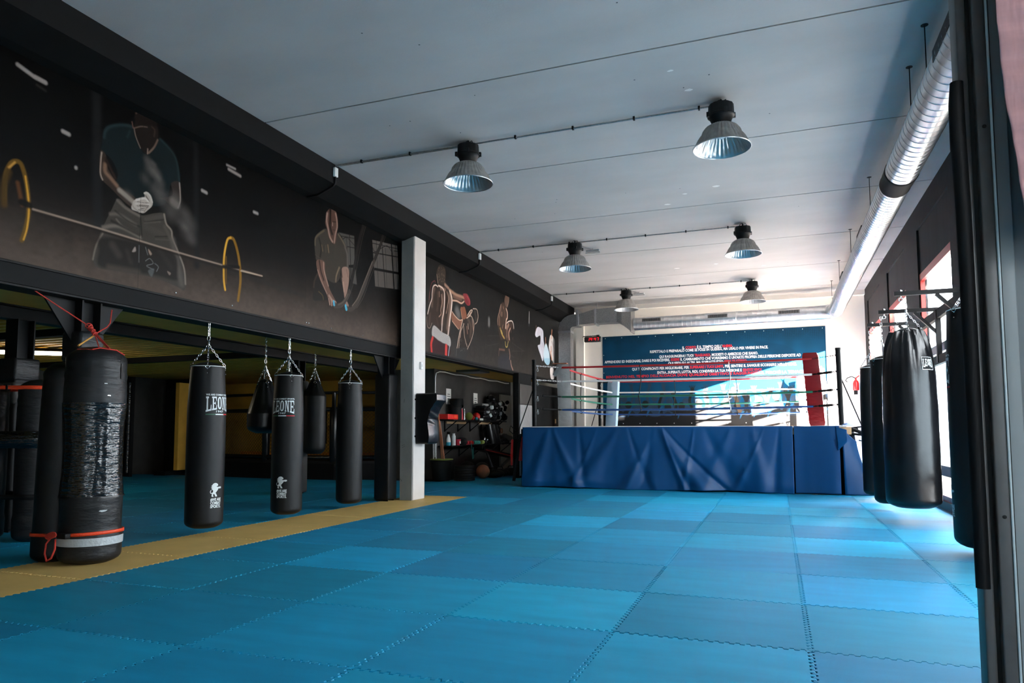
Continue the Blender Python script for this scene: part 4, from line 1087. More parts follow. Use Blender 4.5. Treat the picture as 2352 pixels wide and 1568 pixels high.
LINES = [(-2.34, -1.03, 3.288, 'wIL |rCORPO |wÈ IL TEMPIO DELL\'|rANIMA|w.'), (-3.21, -.16, 3.213, "wRISPETTALO E PREPARALO COME SE FOSSI IN GUERRA, MA USALO PER VIVERE IN PACE."),
 (-2.96, -.41, 3.068, 'wQUI RAGGIUNGERAI I TUOI |rTRAGUARDI|w, MODESTI O AMBIZIOSI CHE SIANO.'),
 (-4.47, .62, 2.974, "wAPPRENDERE ED INSEGNARE, DARE E POI RICEVERE, |rESSERE |wIL CAMBIAMENTO CHE VORREMMO È UN'ARTE PROPRIA DELLE PERSONE DISPOSTE AD"),
 (-2.72, -.68, 2.875, 'wQUI SFIDI GLI ALTRI, MA SOPRATTUTTO |rSFIDI TE STESSO.'), (-3.71, .51, 2.75, 'wQUI TI CONFRONTI PER MIGLIORARE, PER |rSUPERARE I TUOI LIMITI|w, PER SENTIRE IL SANGUE SCORRERE NELLE VENE.'),
 (-3.02, -.33, 2.635, 'wENTRA...SUPERATI, LOTTA, RIDI, CONDIVIDI LA TUA PASSIONE E |rSENTITI VIVO!'),
 (-4.44, .95, 2.55, "rBENVENUTO NEL TEMPIO DELL'AUDACIA DOVE QUALSIASI OBIETTIVO È RAGGIUNGIBILE, PERCHÉ LA TENACIA TRA")]
for x0, x1, z, t in LINES:
    parts = []; pen = 0; sz = .1
    for sgm in t.split('|'):
        c, s_ = sgm[0], sgm[1:]; vs, fs, _ = text_mesh(s_, sz, .030); _, _, wd_ = text_mesh(s_ + '.', sz, .030); _, _, w1 = text_mesh('.', sz, .030)
        adv = wd_[1] - w1[1]; parts.append((c, pen, vs, fs)); pen += adv
    k = (x1 - x0) / pen; mbs = {'w': MB(), 'r': MB()}
    for c, px_, vs, fs in parts: mbs[c].add([(x0 + (px_ + v[0]) * k, YF - .0145, z + v[1] * .98) for v in vs], fs)
    for c in 'wr':
        if mbs[c].v: mbs[c].build('poster_lettering', 'text_white' if c == 'w' else 'text_red', po)
sc_ = MB()
for k in range(13): sc_.lathe((PX0 + .08 + k * .466, YF - .012, PZ1 - .05), [(.011, 0), (.011, -.004)], 10, ax='y'); sc_.lathe((PX0 + .1 + k * .46, YF - .012, PZ0 + .09), [(.013, 0), (.013, -.004)], 10, ax='y')
for k in range(4): sc_.lathe((PX0 + .03, YF - .012, 1.7 + k * .5), [(.011, 0), (.011, -.004)], 10, ax='y')
sc_.build('poster_screw', 'plastic_white', po)

# LED clock
ck = thing('digital_clock', 'black LED wall clock reading 14:47 in red beside the blue poster', 'clock', (-4.72, 19.0, 3.6))
MB().box(-4.97, -4.49, 18.98, 19.06, 3.545, 3.70, .03).build('clock_case', 'clock_case', ck, smooth=True)
SEG = {'1': 'bc', '4': 'fgbc', '7': 'abc'}
mb = MB(); h = .038; w = .036
def seg7(x, z, ch):
    S_ = {'a': ((0, 2), (1, 2)), 'b': ((1, 1), (1, 2)), 'c': ((1, 0), (1, 1)), 'f': ((0, 1), (0, 2)), 'g': ((0, 1), (1, 1))}
    for c in SEG[ch]:
        (ax_, az), (bx_, bz) = S_[c]; sl_ = .006
        mb.obox((x + ax_ * w + az * sl_, 18.974, z + az * h), (x + bx_ * w + bz * sl_, 18.974, z + bz * h), .006, .012, (0, 1, 0)) if False else mb.obox((x + ax_ * w + az * sl_, 18.974, z + az * h), (x + bx_ * w + bz * sl_, 18.974, z + bz * h), .010, .004, (0, 1, 0))
for x, ch in ((-4.86, '1'), (-4.79, '4'), (-4.68, '4'), (-4.60, '7')): seg7(x, 3.585, ch)
for z in (3.607, 3.642): mb.box(-4.715, -4.707, 18.972, 18.976, z - .004, z + .004)
mb.build('clock_digits', 'led_red', ck)
MB().tube([(-5.1, 19.34, 3.73), (-5.0, 19.05, 3.72), (-4.6, 19.02, 3.72)], .012, 8).box(-4.62, -4.54, 18.99, 19.05, 3.70, 3.74).build('clock_bracket', 'black_steel', ck)
MB().tube([(-4.97, 19.02, 3.68), (-5.06, 19.1, 3.62), (-5.0, 19.15, 3.56), (-5.05, 19.2, 3.46)] + [(-5.08 + .02 * sin(k), 19.3, 3.4 - k * .05) for k in range(8)], .004, 5).tube([(-4.97, 19.1, 3.92), (-4.85, 19.0, 3.76), (-4.7, 18.99, 3.70), (-4.62, 19.0, 3.80), (-4.56, 19.05, 3.95)], .003, 5).build('clock_cable', 'white_piping', ck, smooth=True)

# ================================================================== BOXING RING
RZ = 1.16
ring = thing('boxing_ring', 'raised boxing ring with blue vinyl skirt, coloured ropes and white canvas', 'boxing ring', (-1.75, 16.1, 0))
MB().box(-4.68, 1.18, 13.25, 19.1, RZ - .14, RZ - .012).build('platform_deck', 'pale_wood', ring)
MB().box(-4.66, 1.16, 13.262, 13.272, 0, RZ - .02).box(1.16, 1.17, 13.3, 19.0, 0, RZ - .02).box(-4.67, -4.66, 13.3, 19.0, 0, RZ - .02).build('shade_backing', 'black_paint', ring)  # black sheets added behind the skirt so its gaps stay dark
mb = MB()
for x in (-4.6, -2.7, -.8, 1.1):
    for y in (13.35, 15.3, 17.2, 19.0): mb.box(x - .05, x + .05, y - .05, y + .05, 0, RZ - .14)
mb.build('platform_leg', 'black_steel', ring)
MB().grid(40, 40, lambda u, v: (-4.67 + 5.84 * u, 13.26 + 5.83 * v, RZ + .006 * sin(u * 23 + v * 9) * sin(v * 19))).build('canvas', 'canvas_white', ring, smooth=True)
MB().tube([(-4.66, 13.24, RZ + .0), (-3.0, 13.22, RZ + .004), (-.2, 13.22, RZ - .006), (.4, 13.23, RZ - .014), (1.1, 13.24, RZ)], .018, 8).build('canvas_hem', 'canvas_white', ring, smooth=True)
posts = {'fl': (-4.56, 13.45), 'fr': (1.06, 13.45), 'bl': (-4.52, 18.9), 'br': (1.10, 18.9)}
ZR = [2.385, 2.10, 1.785, 1.52]; RC = ['rope_red', 'rope_white', 'rope_green', 'rope_blue']
off = .44
cor = {'fl': (-4.10, 13.85), 'fr': (.62, 13.85), 'bl': (-4.06, 18.48), 'br': (.66, 18.48)}
for k, (x, y) in posts.items():
    p = MB().tube([(x, y, .3), (x - (.03 if k == 'fr' else 0), y, 2.50)], .042, 20).build('corner_post', 'black_steel', ring, smooth=True)
    MB().tube([(x - (.03 if k == 'fr' else 0), y, 2.49), (x - (.03 if k == 'fr' else 0), y, 2.525)], .046, 20).build('post_cap', 'rubber', p, smooth=True)
def chain_links(mb, p0, p1, ln=.045, wd=.012, r=.0035, n=8):
    p0 = Vector(p0); p1 = Vector(p1); d = p1 - p0; L = d.length; d.normalize(); cnt = max(1, int(L / (ln * .72)))
    a = d.cross(Vector((0, 0, 1)))
    if a.length < .05: a = d.cross(Vector((0, 1, 0)))
    a.normalize(); b = d.cross(a)
    for i in range(cnt):
        c = p0 + d * (L * (i + .5) / cnt); s_ = a if i % 2 else b; hl = ln / 2 - wd
        pts = []
        for k in range(n):
            t = 2 * pi * k / n; pts.append(c + d * ((hl if cos(t) > 0 else -hl) + wd * cos(t)) + s_ * wd * sin(t))
        mb.tube(pts, r, 5, closed=True)
for k, (px_, py_) in posts.items():
    cx_, cy_ = cor[k]
    for i, z in enumerate(ZR):
        P0 = Vector((px_, py_, z + .02)); P1 = Vector((cx_, cy_, z)); d = (P1 - P0).normalized()
        t = MB(); t.tube([P0 + d * .04, P0 + d * .09], .016, 8)
        if k == 'fl' and i < 2 or k == 'fr' and i == 0: chain_links(t, P0 + d * .09, P1 - d * .03, .07, .011, .003)
        else:
            chain_links(t, P0 + d * .09, P0 + d * .18, .05, .013, .004); t.tube([P0 + d * .18, P1 - d * .13], .022, 10)
            t.tube([P1 - d * .13, P1 - d * .06, P1 - d * .0], [.006, .016, .006], 6)
        t.build('turnbuckle', 'galvanised_dull' if (k == 'fl' and i < 2) else 'black_steel', ring, smooth=True)
        h = MB(); hp = P0 + d * .075; chain_links(h, hp, hp - Vector((0, 0, .11)), .06, .016, .004); h.build('spare_link', 'galvanised', ring, smooth=True)
for i, z in enumerate(ZR):
    for a, b in (('fl', 'fr'), ('fr', 'br'), ('br', 'bl'), ('bl', 'fl')):
        A = Vector((*cor[a], z)); B = Vector((*cor[b], z)); n = 14
        pts = [A.lerp(B, k / n) - Vector((0, 0, .02 * sin(pi * k / n))) for k in range(n + 1)]
        MB().tube(pts, .0195, 12).build('ring_rope', RC[i], ring, smooth=True)
def tie(x, y, m, alongx=True, top=0, bot=3):
    pts = []
    for i in range(top, bot + 1): pts.append((x + (.03 * sin(i * 2.3)) * (1 if alongx else 0), y + (0 if alongx else .03 * sin(i * 2.3)), ZR[i] - .02))
    mb = MB().tube(pts, .009, 6)
    for p in pts: mb.tube([(p[0] + .02 * cos(t) * (0 if alongx else 1), p[1] + .02 * cos(t) * (1 if alongx else 0), p[2] + .02 * sin(t)) for t in [2 * pi * q / 10 for q in range(10)]], .010, 6, closed=True)
    mb.build('rope_tie', m, ring, smooth=True)
tie(-2.50, 13.85, 'rubber'); tie(-.82, 13.85, 'cloth_white'); tie(-2.45, 18.48, 'rubber'); tie(-.93, 18.48, 'rubber')
tie(-4.09, 15.3, 'rubber', False); tie(-4.09, 16.9, 'rubber', False); tie(.64, 15.3, 'rubber', False); tie(.64, 16.9, 'rubber', False)
def corner_pad(x, y, w, z0, z1, m, ang, seed, lean=(0, 0)):
    ca, sa = cos(ang), sin(ang); rr = random.Random(seed); ph = [rr.uniform(0, 6) for _ in range(6)]
    def fn(u, v):
        t = u * 4; k = int(t) % 4; f = t - int(t); d = .06
        q = [(-w / 2, -d), (w / 2, -d), (w / 2, d), (-w / 2, d)]; a, b = q[k], q[(k + 1) % 4]; lx = a[0] + (b[0] - a[0]) * f; ly = a[1] + (b[1] - a[1]) * f
        puff = .014 * sin(pi * f) * (1 if k in (0, 2) else .5); ly += (-puff if k == 0 else puff if k == 2 else 0)
        wr = .003 * sin(v * 37 + ph[0] + 4 * lx) + .002 * sin(v * 71 + ph[1] + 30 * lx); s_ = 1 + wr * 3
        z = z0 + (z1 - z0) * v; e = min(v, 1 - v) * 20; s_ *= min(1, .86 + e * .14)
        lx *= s_; ly *= s_
        return (x + lx * ca - ly * sa + lean[0] * (1 - v), y + lx * sa + ly * ca + lean[1] * (1 - v), z)
    mb = MB().grid(40, 60, fn, closed_u=True); n = 40
    mb.f.append(tuple(range(n - 1, -1, -1))); mb.mi.append(0); mb.f.append(tuple(range(60 * n, 61 * n))); mb.mi.append(0)
    return mb.build('corner_pad', m, ring, smooth=True)
corner_pad(-4.10, 13.92, .27, RZ, 2.47, 'light_grey_pad', 0.25, 1, (.06, 0))
corner_pad(.60, 13.92, .27, RZ, 2.50, 'red_pad', -0.15, 2, (.09, 0))
corner_pad(-4.02, 18.42, .30, RZ, 2.42, 'pale_blue_pad', -.25, 3, (-.08, 0))
corner_pad(.60, 18.40, .26, RZ, 2.42, 'lavender_pad', .35, 4, (.1, 0))
MB().box(-4.28, -3.98, 13.78, 13.92, 2.46, 2.475).build('pad_board', 'wood_stick', ring)
MB().obox((-4.25, 13.80, 2.22), (-4.10, 13.79, 2.44), .08, .006, (0, 1, 0)).build('pad_flap', 'light_grey_pad', ring)
# braces and rigging
for k, (dx, dy) in (('fl', (-.36, -.02)), ('fr', (.36, .05)), ('bl', (-.35, .2)), ('br', (.3, .2))):
    x, y = posts[k]; zt = 2.0
    MB().tube([(x, y, zt), (x + dx, y + dy, 1.02)], .011, 8).build('brace_cable', 'black_steel', ring, smooth=True)
    MB().tube([(x + dx * .35, y + dy, 1.03), (x + dx * 1.2, y + dy, 1.0)], .02, 8).lathe((x + dx * 1.05, y + dy, .93), [(.035, 0), (.045, .03), (.045, .1), (.03, .13)], 14).build('brace_anchor', 'black_steel', ring, smooth=True)
mb = MB()
for k in range(4): mb.tube([(-4.76 - .02 * k, 13.3, .98), (-4.75 - .022 * k, 13.29, .72 - .03 * (k % 2)), (-4.78 - .02 * k, 13.3, .5)], .008, 6)
for k in range(3): mb.tube([(-5.02 - .015 * k, 13.45, .92), (-5.03 - .018 * k, 13.44, .6), (-5.04 - .01 * k, 13.45, .40)], .008, 6)
mb.build('red_lashing', 'plastic_red', ring, smooth=True)
MB().box(-4.79, -4.70, 13.3, 13.6, .0, 1.13).obox((-4.95, 13.3, .1), (-4.80, 13.3, 1.0), .05, .05).tube([(-5.0, 13.5, 1.0), (-5.1, 13.45, 1.1), (-5.05, 13.4, 1.2), (-4.95, 13.4, 1.1)], .008).build('platform_strut', 'black_steel', ring)
# vinyl skirt
def fold(u, v, seed, amp=.03):
    """hanging folds: deeper towards the hem, diagonal drag lines from the top"""
    s_ = 0
    for k, (f, p, d) in enumerate(((9, .3, 1.6), (17, 1.9, -2.2), (31, 4.2, 1.1), (5, 2.2, .8))):
        s_ += sin(u * f + p + seed + v * d) * (1.0, .55, .25, .8)[k]
    return amp * s_ * (.15 + .85 * (1 - v)) * .22
def skirt(name, A, B, n, seed, m='skirt_blue', flare=.04, ztop=RZ + .005, amp=.03, extra=None, hem=None):
    A = Vector(A); B = Vector(B); L = (B - A).length; d = (B - A) / L; nr = Vector((d.y, -d.x, 0))
    def fn(u, v):
        p = A + d * (u * L); w = 1 - v; o_ = fold(u * L, v, seed, amp) + flare * w ** 1.3
        if extra: o_ += extra(u * L, v)
        z = v * ztop + (hem(u * L) * w if hem else .004 * w)
        if v > .97: o_ *= .2
        q = p + nr * (o_ + .012); return (q.x, q.y, z)
    return MB().grid(n, 60, fn).build(name, m, ring, smooth=True, solid=.003)
PINS = tuple((c, k, w_, a * 1.5) for c, k, w_, a in ((.55, -.35, .13, .040), (.62, .55, .10, .035), (1.15, .10, .08, -.03), (1.5, -.5, .06, .02), (1.9, -.75, .16, .045), (2.1, .4, .07, -.02), (2.55, -.25, .10, -.04), (2.70, .75, .15, .070), (2.72, .42, .05, .035), (2.60, -.55, .12, .045), (2.75, 1.1, .06, -.03), (3.3, -.2, .05, .018), (3.5, .55, .16, -.035), (3.95, -.5, .14, .04), (4.3, .2, .12, .035), (4.5, -.5, .05, .02), (4.75, -.12, .07, -.03)))
def bulge(s_, v):
    """drag folds that fan out from the points where the sheet is pinned"""
    r = 0; q = 1 - v
    for c, k, w_, a in PINS: r += a * math.exp(-((s_ - c - k * q ** 1.15) / (w_ * (.35 + q))) ** 2) * q ** .7
    r += .018 * sin(s_ * 3.1) * q + .03 * math.exp(-((v - .10) / .08) ** 2) * max(0, sin(s_ * 1.3 + .6))
    return r
skirt('ring_skirt', (-4.72, 13.2, 0), (.25, 13.2, 0), 330, 0, extra=bulge, hem=lambda s_: .012 + .014 * sin(s_ * 2.1))
skirt('ring_skirt', (.27, 13.2, 0), (.985, 13.2, 0), 80, 2.4, amp=.03, hem=lambda s_: .02)
# corner sheet wraps round to the window side and flares out
def corner_sheet(u, v):
    w = 1 - v; s_ = u * 5.9; base = (1.06, 13.19) if s_ <= .0 else None
    if s_ < .30: x = 1.03 + s_ * .75; y = 13.19 + s_ * .35
    else: x = 1.255; y = 13.295 + (s_ - .30)
    fl = (.27 * w ** 1.4 + .03 * sin(s_ * 6 + 1) * w + .02 * sin(s_ * 13) * w) * min(1, s_ / .25 + .05); x += fl; y -= fl * .15 * max(0, 1 - s_)
    dip = .24 * math.exp(-((s_ - .36) / .26) ** 2) * v + .03 * v
    return (x, y, v * (RZ + .0) - dip + .003 * w)
MB().grid(240, 50, corner_sheet).build('ring_skirt', 'skirt_blue', ring, smooth=True, solid=.003)
MB().grid(14, 20, lambda u, v: (.93 + u * .17 + .03 * (1 - v) * (1 - u), 13.155 - .03 * u - .02 * sin(v * 5), RZ - .01 - (1 - v) * (.40 - .20 * u) - .05 * u)).build('skirt_flap', 'skirt_blue', ring, smooth=True, solid=.003)
MB().grid(10, 8, lambda u, v: (1.02 + u * .22, 13.2 + u * .2 + v * .1, RZ + .01 + .05 * sin(u * 3) * v)).build('skirt_fold', 'skirt_blue', ring, smooth=True, solid=.003)
MB().grid(6, 16, lambda u, v: (-4.72 - .05 * u * v, 13.2 + u * .14, v * RZ)).build('skirt_edge', 'skirt_blue', ring, smooth=True, solid=.003)
mb = MB(); mb.tube([(1.16, 13.4, 1.12), (1.3, 13.38, 1.07), (1.44, 13.36, 1.0)], .03, 8).tube([(1.2, 13.5, 1.13), (1.35, 13.45, 1.15), (1.42, 13.42, 1.05), (1.38, 13.4, .9), (1.3, 13.38, .92)], .014, 8).box(1.15, 1.3, 13.4, 13.5, 1.06, 1.13, .01); mb.build('corner_rigging', 'black_steel', ring, smooth=True)
gr = thing('hand_wrap', 'green and white cloth wraps knotted over the far ring post', 'cloth', (1.08, 18.85, 2.5))
MB().grid(8, 24, lambda u, v: (1.0 + .07 * cos(u * 5) + .05 * (1 - v), 18.83 + .03 * sin(u * 6 + v * 5), 2.28 + v * .36 + .03 * sin(u * 9))).build('green_strip', 'cloth_green', gr, smooth=True, solid=.004)
MB().grid(8, 24, lambda u, v: (1.06 + .06 * cos(u * 5 + 1) + .07 * (1 - v), 18.8 + .03 * sin(u * 6 + v * 5), 1.98 + v * .60 + .03 * sin(u * 9))).build('white_strip', 'cloth_white', gr, smooth=True, solid=.004)
fe = thing('fire_extinguisher', 'red fire extinguisher on the far wall behind the ring corner', 'extinguisher', (1.84, 19.24, 1.6))
for mbp, nm, mm in ((MB().lathe((1.80, 19.24, 1.55), [(.06, .25), (.068, .26), (.07, .30), (.07, .42), (.055, .47), (.03, .50)], 20), 'cylinder', 'extinguisher_red'),
                    (MB().lathe((1.80, 19.24, 2.05), [(.02, 0), (.02, .05)], 12).obox((1.80, 19.24, 2.1), (1.88, 19.2, 2.16), .02, .02), 'valve', 'extinguisher_red'),
                    (MB().tube([(1.79, 19.22, 2.1), (1.70, 19.15, 2.14), (1.60, 19.12, 2.10), (1.56, 19.1, 2.04), (1.60, 19.1, 2.0)], .012, 8), 'hose', 'rubber')):
    mbp.build(nm, mm, fe, smooth=True)
MB().box(1.76, 1.84, 19.3, 19.36, 1.7, 1.9).build('wall_bracket', 'black_steel', fe)
for c_ in fe.children: c_.location = (0.05, 0, .27)

# ================================================================== PUNCHING BAGS
def slab(*rects): return [[(a, b), (c, b), (c, d), (a, d)] for a, b, c, d in rects]
GL = {'L': slab((0, 0, .55, .12), (.13, .12, .36, .88), (0, .88, .5, 1), (.36, 0, .95, .12)) + [[(.78, .12), (.95, .12), (.95, .42), (.86, .42)]],
      'E': slab((0, 0, .5, .12), (.12, .12, .34, .88), (0, .88, .5, 1), (.34, 0, .9, .12), (.34, .88, .88, 1), (.34, .45, .66, .55), (.60, .38, .68, .62)) + [[(.74, .12), (.9, .12), (.9, .36), (.82, .36)], [(.80, .66), (.88, .66), (.88, .88), (.72, .88)]],
      'N': slab((.10, .06, .24, .94), (.68, 0, .82, .94), (0, .88, .36, 1), (0, 0, .34, .1), (.56, .88, .95, 1)) + [[(.14, 1), (.40, 1), (.82, 0), (.62, 0)]]}
def _o():
    n = 24; out = []
    for k in range(n):
        a, b = 2 * pi * k / n, 2 * pi * (k + 1) / n
        f = lambda t, rx, rz: (.45 + rx * (abs(cos(t)) ** .8) * (1 if cos(t) > 0 else -1), .5 + rz * (abs(sin(t)) ** .8) * (1 if sin(t) > 0 else -1))
        out.append([f(a, .43, .5), f(b, .43, .5), f(b, .18, .38), f(a, .18, .38)])
    return out
GL['O'] = _o()
def subdiv(polys, n=4):
    """cut quads finer so they can follow a curved bag"""
    out = []
    for q in polys:
        a, b, c, d = q
        for i in range(n):
            for j in range(n):
                def P(u, v): return ((a[0] * (1 - u) + b[0] * u) * (1 - v) + (d[0] * (1 - u) + c[0] * u) * v, (a[1] * (1 - u) + b[1] * u) * (1 - v) + (d[1] * (1 - u) + c[1] * u) * v)
                out.append([P(i / n, j / n), P((i + 1) / n, j / n), P((i + 1) / n, (j + 1) / n), P(i / n, (j + 1) / n)])
    return out
LION = [(0.123, 0.827), (0.205, 0.94), (0.369, 1.0), (0.533, 0.977), (0.656, 0.887), (0.672, 0.805), (0.607, 0.767), (0.492, 0.737), (0.656, 0.692), (0.861, 0.722), (1.0, 0.699), (1.008, 0.602), (0.869, 0.564), (0.721, 0.586), (0.623, 0.451), (0.533, 0.361), (0.443, 0.286), (0.516, 0.165), (0.574, 0.075), (0.59, 0.0), (0.41, 0.0), (0.393, 0.105), (0.295, 0.211), (0.213, 0.135), (0.246, 0.06), (0.279, 0.0), (0.115, 0.0), (0.098, 0.105), (0.148, 0.241), (0.213, 0.346), (0.23, 0.436), (0.18, 0.504), (0.082, 0.481), (0.156, 0.564), (0.049, 0.579), (0.139, 0.654), (0.025, 0.692), (0.131, 0.744), (0.057, 0.812)]
TAIL = [(0.18, 0.286), (0.098, 0.241), (0.016, 0.286), (0.0, 0.391), (0.057, 0.481)]
def tri_fill(poly):
    from mathutils.geometry import tessellate_polygon
    t = tessellate_polygon([[Vector((x, y, 0)) for x, y in poly]]); return [[poly[i] for i in f] for f in t]

class Bag:
    def __init__(s, name, label, x, y, ztop, zbot, r, chain=None, group=None, style='slim', face=0, seed=0, mat_='leather_black', nchain=4, lean=(0, 0)):
        s.x, s.y, s.zt, s.zb, s.r = x, y, ztop, zbot, r; s.style = style; s.seed = seed; s.lean = lean
        s.root = thing(name, label, 'punching bag', (x, y, zbot), group)
        s.face = face; rr = random.Random(seed); s.ph = [rr.uniform(0, 6.3) for _ in range(8)]
        n, m = 96, 110
        vs = []; fs = []
        hs = [-.06, -.02] + [k / m for k in range(m + 1)]
        def prof(t):
            z = ztop + (zbot - ztop) * t; return z
        for j in range(m + 1):
            t = j / m; t2 = t if t < .93 else t
            for k in range(n):
                a = 2 * pi * k / n; p = s.at(a, ztop + (zbot - ztop) * t, 0, raw=t); vs.append(p)
        for j in range(m):
            for k in range(n): fs.append((j * n + (k + 1) % n, j * n + k, (j + 1) * n + k, (j + 1) * n + (k + 1) % n))
        fs.append(tuple(range(n))); fs.append(tuple(range((m + 1) * n - 1, m * n - 1, -1)))
        mb = MB(); mb.add(vs, fs); s.body = mb.build('bag_body', mat_, s.root, smooth=True)
        if chain is not None:
            top = MB(); rt = s.rad(0, .01) * .96
            top.lathe((x, y, ztop), [(rt, -.012), (rt * .9, .012), (rt * .55, .035), (rt * .2, .05), (.01, .052)], 40, lambda q, h, a: q * (1 + .04 * sin(a * 7))); top.build('bag_lid', mat_, s.root, smooth=True)
            zc = ztop + .42 * (chain - ztop) + .02 if style != 'tear' else ztop + .34 * (chain - ztop)
            zj = ztop + min(.24, (chain - ztop) * .62)
            for k in range(nchain):
                a = face + k * 2 * pi / nchain; rr_ = s.rad(a, .02)
                e = Vector(s.at(a, ztop - .002, .006)); mbc = MB(); chain_links(mbc, Vector((x, y, zj)), e + Vector((0, 0, .012)), .040, .009, .0028); mbc.build('chain', 'chrome', s.root, smooth=True)
                s.strap(a)
            hk = MB(); hk.lathe((x, y, zj - .01), [(.004, 0), (.013, .005), (.013, .04), (.005, .05)], 12)
            hk.tube([(x + .014 * cos(t) * cos(face + pi / 2), y + .014 * cos(t) * sin(face + pi / 2), zj + .075 + .032 * sin(t)) for t in [2 * pi * q / 14 for q in range(14)]], .004, 6, closed=True)
            chain_links(hk, (x, y, zj + .10), (x, y, chain), .05, .012, .004); hk.build('swivel_hook', 'chrome', s.root, smooth=True)
    def rad(s, a, t):
        st = s.style; r = s.r; f = a - s.face
        if st == 'slim':
            base = .90 + .10 * min(1, t / .25); base += .02 * sin(t * 3.1)
            g = math.exp(-t / .08); base -= .05 * g * max(0, cos(4 * f)) ** 6; base += .012 * g * cos(8 * f)
        elif st == 'fat':
            base = .56 + .44 * (1 - math.exp(-t / .12)); g = math.exp(-t / .14)
            base += .07 * g * (sin(f * 9 + s.ph[0]) + .6 * sin(f * 17 + s.ph[1]) + .3 * sin(f * 29 + s.ph[2])); base += .01 * sin(t * 30 + sin(f * 2) * 2) * .6
        elif st == 'tear':
            base = .36 + .64 * (t / .62) ** .9 if t < .62 else 1.0 - .0 * t
            g = max(0, 1 - t * 1.6); base += .04 * g * sin(f * 11 + s.ph[0])
        elif st == 'bullet':
            base = min(1, .38 + t / .20 * .62); g = max(0, 1 - t * 4); base += .03 * g * sin(f * 10 + s.ph[1])
        else:   # standing, wrapped
            dome = min(1, t / .07); base = (1 - (1 - dome) ** 2) ** .5 * .98 + .02; base *= .93 + .07 * sin(t * 2.6 + .4) + .05 * (t > .84) * min(1, (t - .84) / .03)
            if st == 'wrapped':
                w = max(0, min(1, (t - .27) / .02)) * max(0, min(1, (.70 - t) / .02)); base -= .10 * w * sin(pi * max(0, min(1, (t - .2) / .58)))
                base += w * .022 * (sin(t * 150 + 3.4 * sin(f * 3 + s.ph[0])) * (.6 + .4 * sin(f * 7)) + .6 * sin(t * 235 + 3 * sin(f * 5 + s.ph[1])))
            base += .012 * (1 - min(1, t / .3)) * (sin(t * 90 + 2 * sin(f * 2 + s.ph[2])) + sin(t * 140 + s.ph[3] + 3 * cos(f)))
        # rounded bottom
        edge = {'tear': .16, 'fat': .05, 'bullet': .12}.get(st, .045)
        if t > 1 - edge:
            q = (t - (1 - edge)) / edge; base *= max(.0, 1 - q ** 3 * (.38 if st not in ('tear',) else .55))
        return r * base
    def at(s, a, z, off=0, raw=None):
        t = (s.zt - z) / (s.zt - s.zb) if raw is None else raw
        R_ = s.rad(a, t) + off; lx = s.lean[0] * (1 - t); ly = s.lean[1] * (1 - t)
        return (s.x + R_ * cos(a) + lx, s.y + R_ * sin(a) + ly, z)
    def wrap(s, polys, a0, zc, name, m, off=.0022, k=1.0):
        """flat lettering (metres, x to the right seen from outside) laid round the bag"""
        mb = MB(); st = list(polys); polys = []
        while st:                       # cut wide triangles so they hug the curve
            q = st.pop()
            if len(q) == 3 and max(p[0] for p in q) - min(p[0] for p in q) > .012:
                a, b, c = q; mid = lambda u, v: ((u[0] + v[0]) / 2, (u[1] + v[1]) / 2); ab, bc, ca = mid(a, b), mid(b, c), mid(c, a)
                st += [(a, ab, ca), (ab, b, bc), (ca, bc, c), (ab, bc, ca)]
            else: polys.append(q)
        for q in polys:
            mb.add([s.at(a0 + p[0] / s.r, zc + p[1], off) for p in q], [tuple(range(len(q)))])
        return mb.build(name, m, s.root)
    def text(s, txt, a0, zc, width, name='bag_lettering', m='print_white', size=.03, bold=.03):
        vs, fs, (x0, x1) = text_mesh(txt, size, bold, spacing=1.0); k = width / (x1 - x0)
        s.wrap([[((vs[i][0] - x0) * k - width / 2, vs[i][1]) for i in f] for f in fs], a0, zc, name, m)
    def logo(s, a0, zc, w=.30, h=.165):
        cell = w / 5; polys = []
        for i, ch in enumerate('LEONE'):
            for q in subdiv(GL[ch], 3):
                r_ = []
                for (u, v) in q:
                    X_ = (i + .02 + u * .96) * cell - w / 2; e = abs(X_ / (w / 2)); hh = h * (.80 + .20 * e ** 1.5)
                    r_.append((X_, h / 2 - (1 - v) * hh))
                polys.append(r_)
        s.wrap(polys, a0, zc, 'bag_logo', 'print_white')
        s.text('WE ARE COMBAT SPORTS.', a0, zc + h / 2 + .012, w, size=.025)
        s.text('1947', a0, zc - h / 2 - .002, w * .30, size=.03, bold=.015)
        for i, m in enumerate(('print_green', 'print_white', 'print_red')):
            s.wrap(subdiv([[(-w / 2 + i * w / 3, -.012), (-w / 2 + (i + 1) * w / 3, -.012), (-w / 2 + (i + 1) * w / 3, .0), (-w / 2 + i * w / 3, .0)]], 4), a0, zc - h / 2 - .018, 'bag_stripe', m)
    def lion(s, a0, zc, w=.11):
        tri = tri_fill(LION); hh = w * 1.15
        mb = [[((x - .5) * w, y * hh) for x, y in t] for t in tri]
        tl = catmull(TAIL, False, 4)
        for i in range(1, len(tl)):
            (x0, y0), (x1, y1) = tl[i - 1], tl[i]; dx, dy = x1 - x0, y1 - y0; L = sqrt(dx * dx + dy * dy) + 1e-6; nx, ny = -dy / L * .03, dx / L * .03
            mb.append([((x0 + nx - .5) * w, (y0 + ny) * hh), ((x0 - nx - .5) * w, (y0 - ny) * hh), ((x1 - nx - .5) * w, (y1 - ny) * hh), ((x1 + nx - .5) * w, (y1 + ny) * hh)])
        s.wrap(mb, a0, zc, 'bag_lion', 'print_white')
        for i, t in enumerate(('#WE ARE', 'COMBAT', 'SPORTS.')): s.text(t, a0, zc - .045 - .036 * i, w * .98, size=.042, bold=.04)
